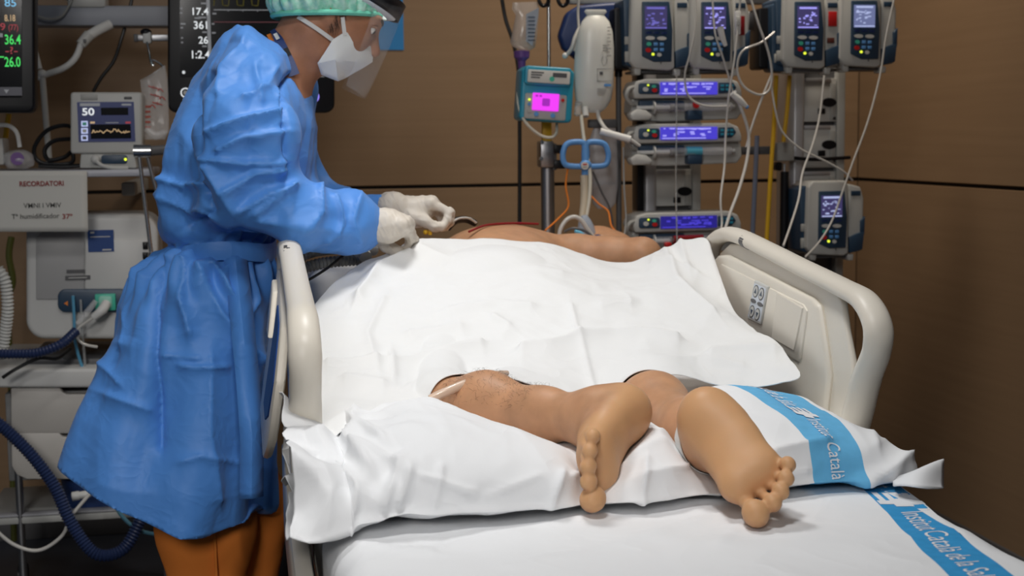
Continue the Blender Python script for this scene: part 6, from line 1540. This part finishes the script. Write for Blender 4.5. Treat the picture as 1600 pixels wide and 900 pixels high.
# shelf
b = MB(); pbox(b, -60, 264, 236, 280, 4.05, 0.42, mat('shelf_grey', (0.46, 0.47, 0.52), 0.4), 0.006)
T = thing('wall_shelf', 'grey shelf carrying the small monitor at the left', 'shelf', at(90, 280, 4.2)); obj('shelf_board', b, T)
b = MB(); p = at(20, 280, 4.4); b.box((p[0] - 0.02, 4.40, p[2] - 0.05), (p[0] + 0.02, 4.99, p[2] - 0.01), 'grey', 0.005); p = at(200, 280, 4.4); b.box((p[0] - 0.02, 4.40, p[2] - 0.05), (p[0] + 0.02, 4.99, p[2] - 0.01), 'grey', 0.005)
obj('bracket', b, T)
ZS = at(100, 265, 4.12)[2] + 0.003
T = thing('small_monitor', 'small grey monitor showing the number 50, standing on the shelf', 'monitor', at(168, 262, 4.12))
b = MB(); ppoly(b, rrect(110, 144, 222, 240, 5), 4.08, 0.12, 'pump', 0.006, 3); ppoly(b, [(126, 238), (210, 238), (214, 263), (124, 263)], 4.09, 0.12, 'pump', 0.006); pbox(b, 126, 147, 152, 156, 4.077, 0.006, 'grey', 0.001); pbox(b, 194, 151, 206, 155, 4.077, 0.006, 'dgrey', 0.001); obj('housing', b, T)
b = MB(); pbox(b, 123, 159, 209, 222, 4.077, 0.006, 'lcd_navy'); S_ = obj('screen', b, T); Y = 4.0755
b = MB(); ptext(b, '50', 128, 180, 11, Y, 'led_white', 19, 0.02); pbox(b, 125, 161, 156, 166, Y, 0.001, 'led_dim'); pbox(b, 190, 162, 205, 165, Y, 0.001, 'led_dim'); pbox(b, 158, 168, 200, 180, Y, 0.001, 'gloss'); pbox(b, 142, 194, 204, 217, Y, 0.001, 'gloss')
for k, m_ in enumerate(('green', 'lgrey', 'dgrey')): pbox(b, 127, 189 + 11 * k, 137, 198 + 11 * k, Y, 0.001, 'lcd_white'); pbox(b, 129, 191 + 11 * k, 135, 196 + 11 * k, Y - 0.0008, 0.001, m_)
pbox(b, 141, 190, 148, 193, Y, 0.001, 'led_tan'); pbox(b, 196, 190, 204, 193, Y, 0.001, 'led_red'); pbox(b, 165, 191, 185, 192.5, Y, 0.001, 'led_dim'); obj('readings', b, S_)
b = MB(); r_ = random.Random(2); pcurve(b, [(143 + k * 1.2, 206 + r_.uniform(-3, 2) - (2 if 28 < k < 38 else 0), Y - 0.0008) for k in range(51)], 0.0012, 'led_tan', 4, 0); obj('trace', b, S_)
b = MB(); ppoly(b, rrect(158, 242, 199, 256, 5), 4.086, 0.006, 'navy', 0.002); FP = obj('front_panel', b, T)
b = MB(); pdisc(b, 196, 249, 2.2, 4.084, 0.004, 'led_yellow'); obj('indicator_light', b, FP)
b = MB(); b.ball(at(149, 249, 4.07), (0.013, 0.012, 0.012), 'lgrey'); pcurve(b, [(150, 250, 4.065), (158, 258, 4.06), (175, 262, 4.06), (200, 262, 4.07)], 0.005, 'lgrey'); obj('plug', b, T)
line([(118, 200, 4.2), (98, 196, 4.18), (72, 205, 4.17), (54, 230, 4.17), (58, 250, 4.17), (80, 257, 4.17), (112, 254, 4.18), (112, 238, 4.19), (100, 246, 4.17), (76, 250, 4.16), (70, 234, 4.16), (85, 220, 4.17), (112, 217, 4.19)], 0.006, 'cable', 'cable', 'black cable coiled on the shelf left of the small monitor', 'cable')
b = MB(); b.tube([at(60, 259, 4.12), at(100, 260, 4.12), at(135, 258, 4.12)], [0.006, 0.007, 0.005], 'cable', 8, 3); tag(obj('cable', b), 'black cable end lying along the shelf front', 'cable')
b = MB(); bm = bmesh.new(); bmesh.ops.create_icosphere(bm, subdivisions=3, radius=1.0); c = at(28, 250, 4.12)
for v_ in bm.verts:
    n_ = 0.8 + 0.35 * float(vnoise(np.array([v_.co.x * 2.2]), np.array([v_.co.y * 2.2]), np.array([v_.co.z * 2.2]), 9)[0]); v_.co = Vector((c[0] + v_.co.x * n_ * 0.045, c[1] + v_.co.y * n_ * 0.03, max(c[2] + v_.co.z * n_ * 0.030, ZS)))
b.bm(bm, 'film'); T = thing('wrapped_pack', 'clear wrapped pack with a purple disc on the shelf', 'pack', at(28, 264, 4.12)); obj('wrapper', b, T)
b = MB(); b.cyl(at(27, 248, 4.09), at(27, 248, 4.115), 0.018, 'purple'); obj('disc', b, T)
b = MB(); b.box(at(-20, 258, 4.10), at(14, 216, 4.2), mat('cream_box', (0.50, 0.49, 0.46), 0.6), 0.006); tag(obj('box', b), 'small cream box at the left end of the shelf', 'box')
line([(-10, 196, 4.1), (12, 196, 4.1), (26, 207, 4.1), (31, 230, 4.1)], 0.006, 'white', 'tube', 'white tube curving down to the wrapped pack', 'tube')
line([(14, 178, 4.6), (10, 205, 4.6), (6, 240, 4.6)], 0.008, 'yellow', 'gas_hose', 'yellow hose behind the left monitor', 'hose')
# reminder sheet hanging from the shelf edge
b = MB(); Yp = 4.04; g_ = []
for j, t in enumerate(np.linspace(0, 1, 12)):
    g_.append([at(-26 + 162 * u + 2 * t, 267 + 95 * t, Yp) + [0, -0.004 * math.sin(t * 2.5) * (0.4 + u), 0] for u in np.linspace(0, 1, 14)])
b.grid(g_, 'paper'); T = thing('notice', 'white notice reading RECORDATORI hanging from the shelf edge', 'notice', at(60, 362, Yp)); o = obj('paper_sheet', b, T); m_ = o.modifiers.new('t', 'SOLIDIFY'); m_.thickness = 0.0006
ink_red = mat('red_ink_text', (0.28, 0.03, 0.03), 0.7); ink = mat('dark_ink_text', (0.09, 0.09, 0.085), 0.7)
b = MB(); Y = Yp - 0.0065
ptext(b, 'RECORDATORI', 30, 291, 7.5, Y, ink_red, 69, 0.02); ptext(b, 'VMNI I VMIV', 37, 325, 7.5, Y, ink, 59, 0.006); ptext(b, 'Tª humidificador', 18, 342, 7.5, Y, ink, 75, 0.006); ptext(b, '37º', 97, 342, 7.5, Y, ink_red, 16, 0.02); o = obj('lettering', b, T)
# chrome jointed lamp arm
T = thing('lamp_arm', 'chrome jointed arm with two thin rods rising beside the clinician', 'arm', at(240, 430, 3.85))
b = MB(); b.cyl(at(209, 236, 3.85), at(236, 236, 3.85), 0.017, 'chrome'); b.cyl(at(234, 236, 3.85), at(258, 234, 3.87), 0.013, 'dgrey'); obj('joint', b, T)
b = MB(); b.cyl(at(217, 240, 3.85), at(237, 400, 3.85), 0.0055, 'chrome'); b.cyl(at(236, 394, 3.85), at(240, 414, 3.85), 0.009, 'chrome'); obj('rod', b, T)
b = MB(); b.cyl(at(231, 246, 3.86), at(266, 380, 3.88), 0.0055, 'steel'); b.cyl(at(266, 376, 3.88), at(274, 404, 3.9), 0.010, 'steel'); obj('rod', b, T)
b = MB(); b.cyl(at(240, 412, 3.85), at(246, 432, 3.86), 0.012, 'dgrey'); p = at(246, 430, 3.88); b.cyl((p[0], 3.88, p[2]), (p[0], 3.88, 0.0), 0.013, 'dgrey'); obj('base_post', b, T)

# white machine hung under the shelf
YM_ = 4.15
mw = mat('machine_white', (0.60, 0.60, 0.585), 0.4); mg = mat('machine_grey', (0.40, 0.40, 0.40), 0.45)
T = thing('medical_machine', 'white rounded medical machine with a dark connector strip, above the drawers', 'machine', at(140, 560, YM_ + 0.1))
b = MB(); ppoly(b, rrect(40, 335, 246, 530, 30, 8), YM_, 0.26, mw, 0.016, 4); obj('housing', b, T)
b = MB(); ppoly(b, [(56, 372), (68, 360), (132, 360), (132, 468), (56, 468)], YM_ - 0.006, 0.01, mg, 0.003); obj('side_panel', b, T)
b = MB(); ppoly(b, rrect(133, 374, 232, 452, 4), YM_ - 0.008, 0.012, mw, 0.003); obj('front_panel', b, T)
b = MB(); pbox(b, 138, 359, 177, 394, YM_ - 0.010, 0.002, 'deepblue'); pbox(b, 141, 369, 172, 371, YM_ - 0.011, 0.001, 'lgrey'); pbox(b, 141, 362, 147, 365, YM_ - 0.011, 0.001, 'lgrey'); pbox(b, 160, 389, 174, 391.5, YM_ - 0.011, 0.001, 'lgrey'); o = obj('blue_label', b, T)
b = MB()
for x0, x1, y0, y1, m_ in ((104, 132, 421, 427, 'dgrey'), (102, 141, 430, 438, 'dgrey'), (107, 136, 433, 435, 'lgrey')): pbox(b, x0, y0, x1, y1, YM_ - 0.0095 - (0.001 if m_ == 'lgrey' else 0), 0.002, m_)
obj('name_plate', b, T)
b = MB(); ppoly(b, rrect(90, 452, 252, 488, 12, 6), YM_ - 0.014, 0.016, 'navy', 0.004, 2); ST = obj('connector_strip', b, T)
b = MB(); pbox(b, 149, 459, 180, 486, YM_ - 0.026, 0.016, 'green', 0.003); ppoly(b, rrect(154, 463, 175, 482, 4), YM_ - 0.030, 0.008, mat('pale_green', (0.28, 0.62, 0.50), 0.4), 0.002); o = obj('filter_port', b, ST); o['label'] = 'green filter port'
b = MB(); ppoly(b, [(100, 474), (106, 470), (106, 478)], YM_ - 0.016, 0.003, 'orange'); pbox(b, 112, 462, 116, 478, YM_ - 0.022, 0.012, 'lgrey', 0.002); obj('small_port', b, ST)
b = MB()
for k in range(3): pbox(b, 223, 378 + 16 * k, 231, 390 + 16 * k, YM_ - 0.012, 0.01, 'black', 0.002)
obj('latch', b, T)
T = thing('filter_hose', 'clear elbow and white tubing hanging from the green port', 'tube', at(130, 530, YM_))
b = MB(); b.tube([at(166, 474, YM_ - 0.04), at(160, 484, YM_ - 0.06), at(146, 496, YM_ - 0.06)], [0.013, 0.014, 0.010], 'white', 12, 4); pcurve(b, [(146, 496, YM_ - 0.06), (134, 504, YM_ - 0.06), (122, 514, YM_ - 0.06), (121, 528, YM_ - 0.06), (132, 538, YM_ - 0.06), (152, 542, YM_ - 0.05)], 0.004, 'tube'); obj('elbow', b, T)
b = MB(); b.tube([at(150, 470, YM_ - 0.05), at(128, 498, YM_ - 0.055), at(120, 506, YM_ - 0.055)], [0.008, 0.010, 0.006], 'film', 10, 3); obj('clear_sleeve', b, T)
line([(114, 462, YM_ - 0.03), (116, 500, YM_ - 0.035), (117, 530, YM_ - 0.035), (124, 560, YM_ - 0.03), (133, 584, YM_ - 0.03)], 0.0045, mat('blue_tube', (0.10, 0.32, 0.50), 0.25), 'tube', 'thin blue tube hanging from the dark connector strip')
line([(126, 468, YM_ - 0.03), (128, 510, YM_ - 0.04), (132, 560, YM_ - 0.03), (132, 580, YM_ - 0.03)], 0.0035, 'tube_clear', 'tube', 'thin clear tube hanging beside the blue one')

# drawer cart
YD = 4.10
T = thing('drawer_cart', 'pale cart with two deep drawers standing left of the clinician', 'cart', (at(140, 700, YD)[0], YD + 0.25, 0))
b = MB(); ppoly(b, rrect(-30, 576, 278, 606, 8), YD - 0.02, 0.50, mw, 0.008, 3); ppoly(b, rrect(40, 560, 262, 578, 6), YD + 0.06, 0.36, 'dgrey', 0.006); obj('worktop', b, T)
b = MB(); pbox(b, 14, 604, 282, 752, YD + 0.03, 0.42, mat('cart_body', (0.22, 0.22, 0.22), 0.5), 0.004); obj('carcass', b, T)
dr = mat('drawer_front', (0.50, 0.475, 0.44), 0.45)
b = MB(); ppoly(b, [(17, 604), (92, 604), (98, 613), (104, 616), (260, 616), (276, 604), (276, 672), (272, 677), (24, 678), (17, 672)], YD, 0.03, dr, 0.004, 2); o = obj('drawer', b, T)
b = MB(); ppoly(b, [(17, 682), (24, 676), (92, 676), (98, 683), (276, 684), (276, 748), (42, 749), (26, 742), (18, 728)], YD, 0.03, dr, 0.004, 2); o = obj('drawer', b, T)
b = MB(); pbox(b, -30, 790, 276, 812, YD + 0.02, 0.04, mat('cart_rail', (0.34, 0.34, 0.36), 0.45), 0.006); pbox(b, -30, 805, 276, 812, YD + 0.02, 0.38, 'grey', 0.004); obj('lower_shelf', b, T)
for x, yy in ((22, 0.03), (268, 0.03), (22, 0.36), (268, 0.36)):
    b = MB(); p = at(x, 600, YD + yy); b.cyl((p[0], YD + yy, 0.07), (p[0], YD + yy, p[2]), 0.011, 'steel'); b.cyl((p[0] - 0.012, YD + yy, 0.035), (p[0] + 0.012, YD + yy, 0.035), 0.035, 'black'); obj('leg', b, T)
b = MB(); 
zb0, zb1 = at(160, 803, YD + 0.06)[2], at(160, 748, YD + 0.06)[2]; xb0, xb1 = at(86, 780, YD)[0], at(252, 780, YD)[0]; pr = []
for t, k in ((0, 0.90), (0.0, 0.92), (1, 1.0), (1, 0.975), (0.04, 0.90)):
    c = np.array([(xb0 + xb1) / 2, YD + 0.20, zb0 + (zb1 - zb0) * t]); pr.append([c + np.array([(xb1 - xb0) / 2 * k * np.sign(math.cos(a)) * abs(math.cos(a)) ** .4, 0.15 * k * np.sign(math.sin(a)) * abs(math.sin(a)) ** .4, 0]) for a in np.linspace(0, 2 * math.pi, 48, endpoint=False)])
b.grid(pr, mat('basin_blue', (0.02, 0.05, 0.17), 0.4), True); cc = np.array(pr[-1]); b.add(cc, [tuple(range(47, -1, -1))], bpy.data.materials['basin_blue']); b.add(np.array(pr[0]), [tuple(range(48))], bpy.data.materials['basin_blue'])
tag(obj('basin', b), 'dark blue basin on the lower shelf of the drawer cart', 'basin')
b = MB(); b.tube([at(122, 774, YD - 0.04), at(134, 773, YD - 0.04), at(142, 772, YD - 0.04)], [0.010, 0.012, 0.007], 'lgrey', 10, 3); b.cyl(at(113, 776, YD - 0.04), at(124, 774, YD - 0.04), 0.013, 'lgrey'); tag(obj('connector', b), 'white tube connector hanging in front of the blue basin', 'connector')
line([(-20, 650, 3.96), (10, 672, 3.96), (50, 712, 3.95), (85, 760, 3.94), (110, 815, 3.93), (140, 858, 3.92), (165, 868, 3.92), (195, 856, 3.93), (218, 815, 3.95), (236, 768, 3.98), (250, 720, 4.0)], 0.0165, 'navy_hose', 'breathing_hose', 'thick navy corrugated hose sagging in front of the drawer cart', 'hose', 12, ring=(0.009, 0.0018))
line([(-20, 552, 4.0), (20, 553, 4.0), (60, 551, 4.0), (95, 538, 4.01), (118, 518, 4.05)], 0.013, 'navy_hose', 'breathing_hose', 'navy corrugated hose running along the cart top to the machine', 'hose', 10, ring=(0.009, 0.0016))
line([(168, 738, 4.0), (174, 775, 3.98), (192, 808, 3.97), (222, 830, 3.97), (262, 836, 3.98), (300, 832, 4.0)], 0.0055, mat('teal_tube', (0.10, 0.25, 0.34), 0.2), 'tube', 'thin bluish tube sagging from the drawers towards the trousers')
line([(164, 742, 3.99), (140, 772, 3.98), (112, 806, 3.97), (96, 838, 3.97), (60, 860, 3.97), (20, 850, 3.97), (-15, 820, 3.97)], 0.005, 'tube', 'tube', 'thin pale tube sagging below the cart to the left edge')
line([(-4, 420, 4.02), (8, 440, 4.02), (12, 480, 4.03), (8, 520, 4.05), (2, 560, 4.06)], 0.015, 'lgrey', 'breathing_hose', 'white corrugated hose hanging at the left edge below the notice', 'hose', 10, ring=(0.010, 0.0022))
line([(4, 590, 4.0), (26, 576, 4.0), (60, 560, 4.02), (90, 560, 4.04), (110, 545, 4.08)], 0.005, 'cable', 'cable', 'black cable trailing over the cart top below the machine', 'cable')
line([(18, 370, 4.6), (14, 400, 4.6), (20, 440, 4.6), (12, 480, 4.6), (18, 620, 4.6), (20, 740, 4.6), (22, 845, 4.6)], 0.010, mat('olive_hose', (0.10, 0.11, 0.02), 0.6), 'gas_hose', 'dull olive hose hanging behind the white machine', 'hose')
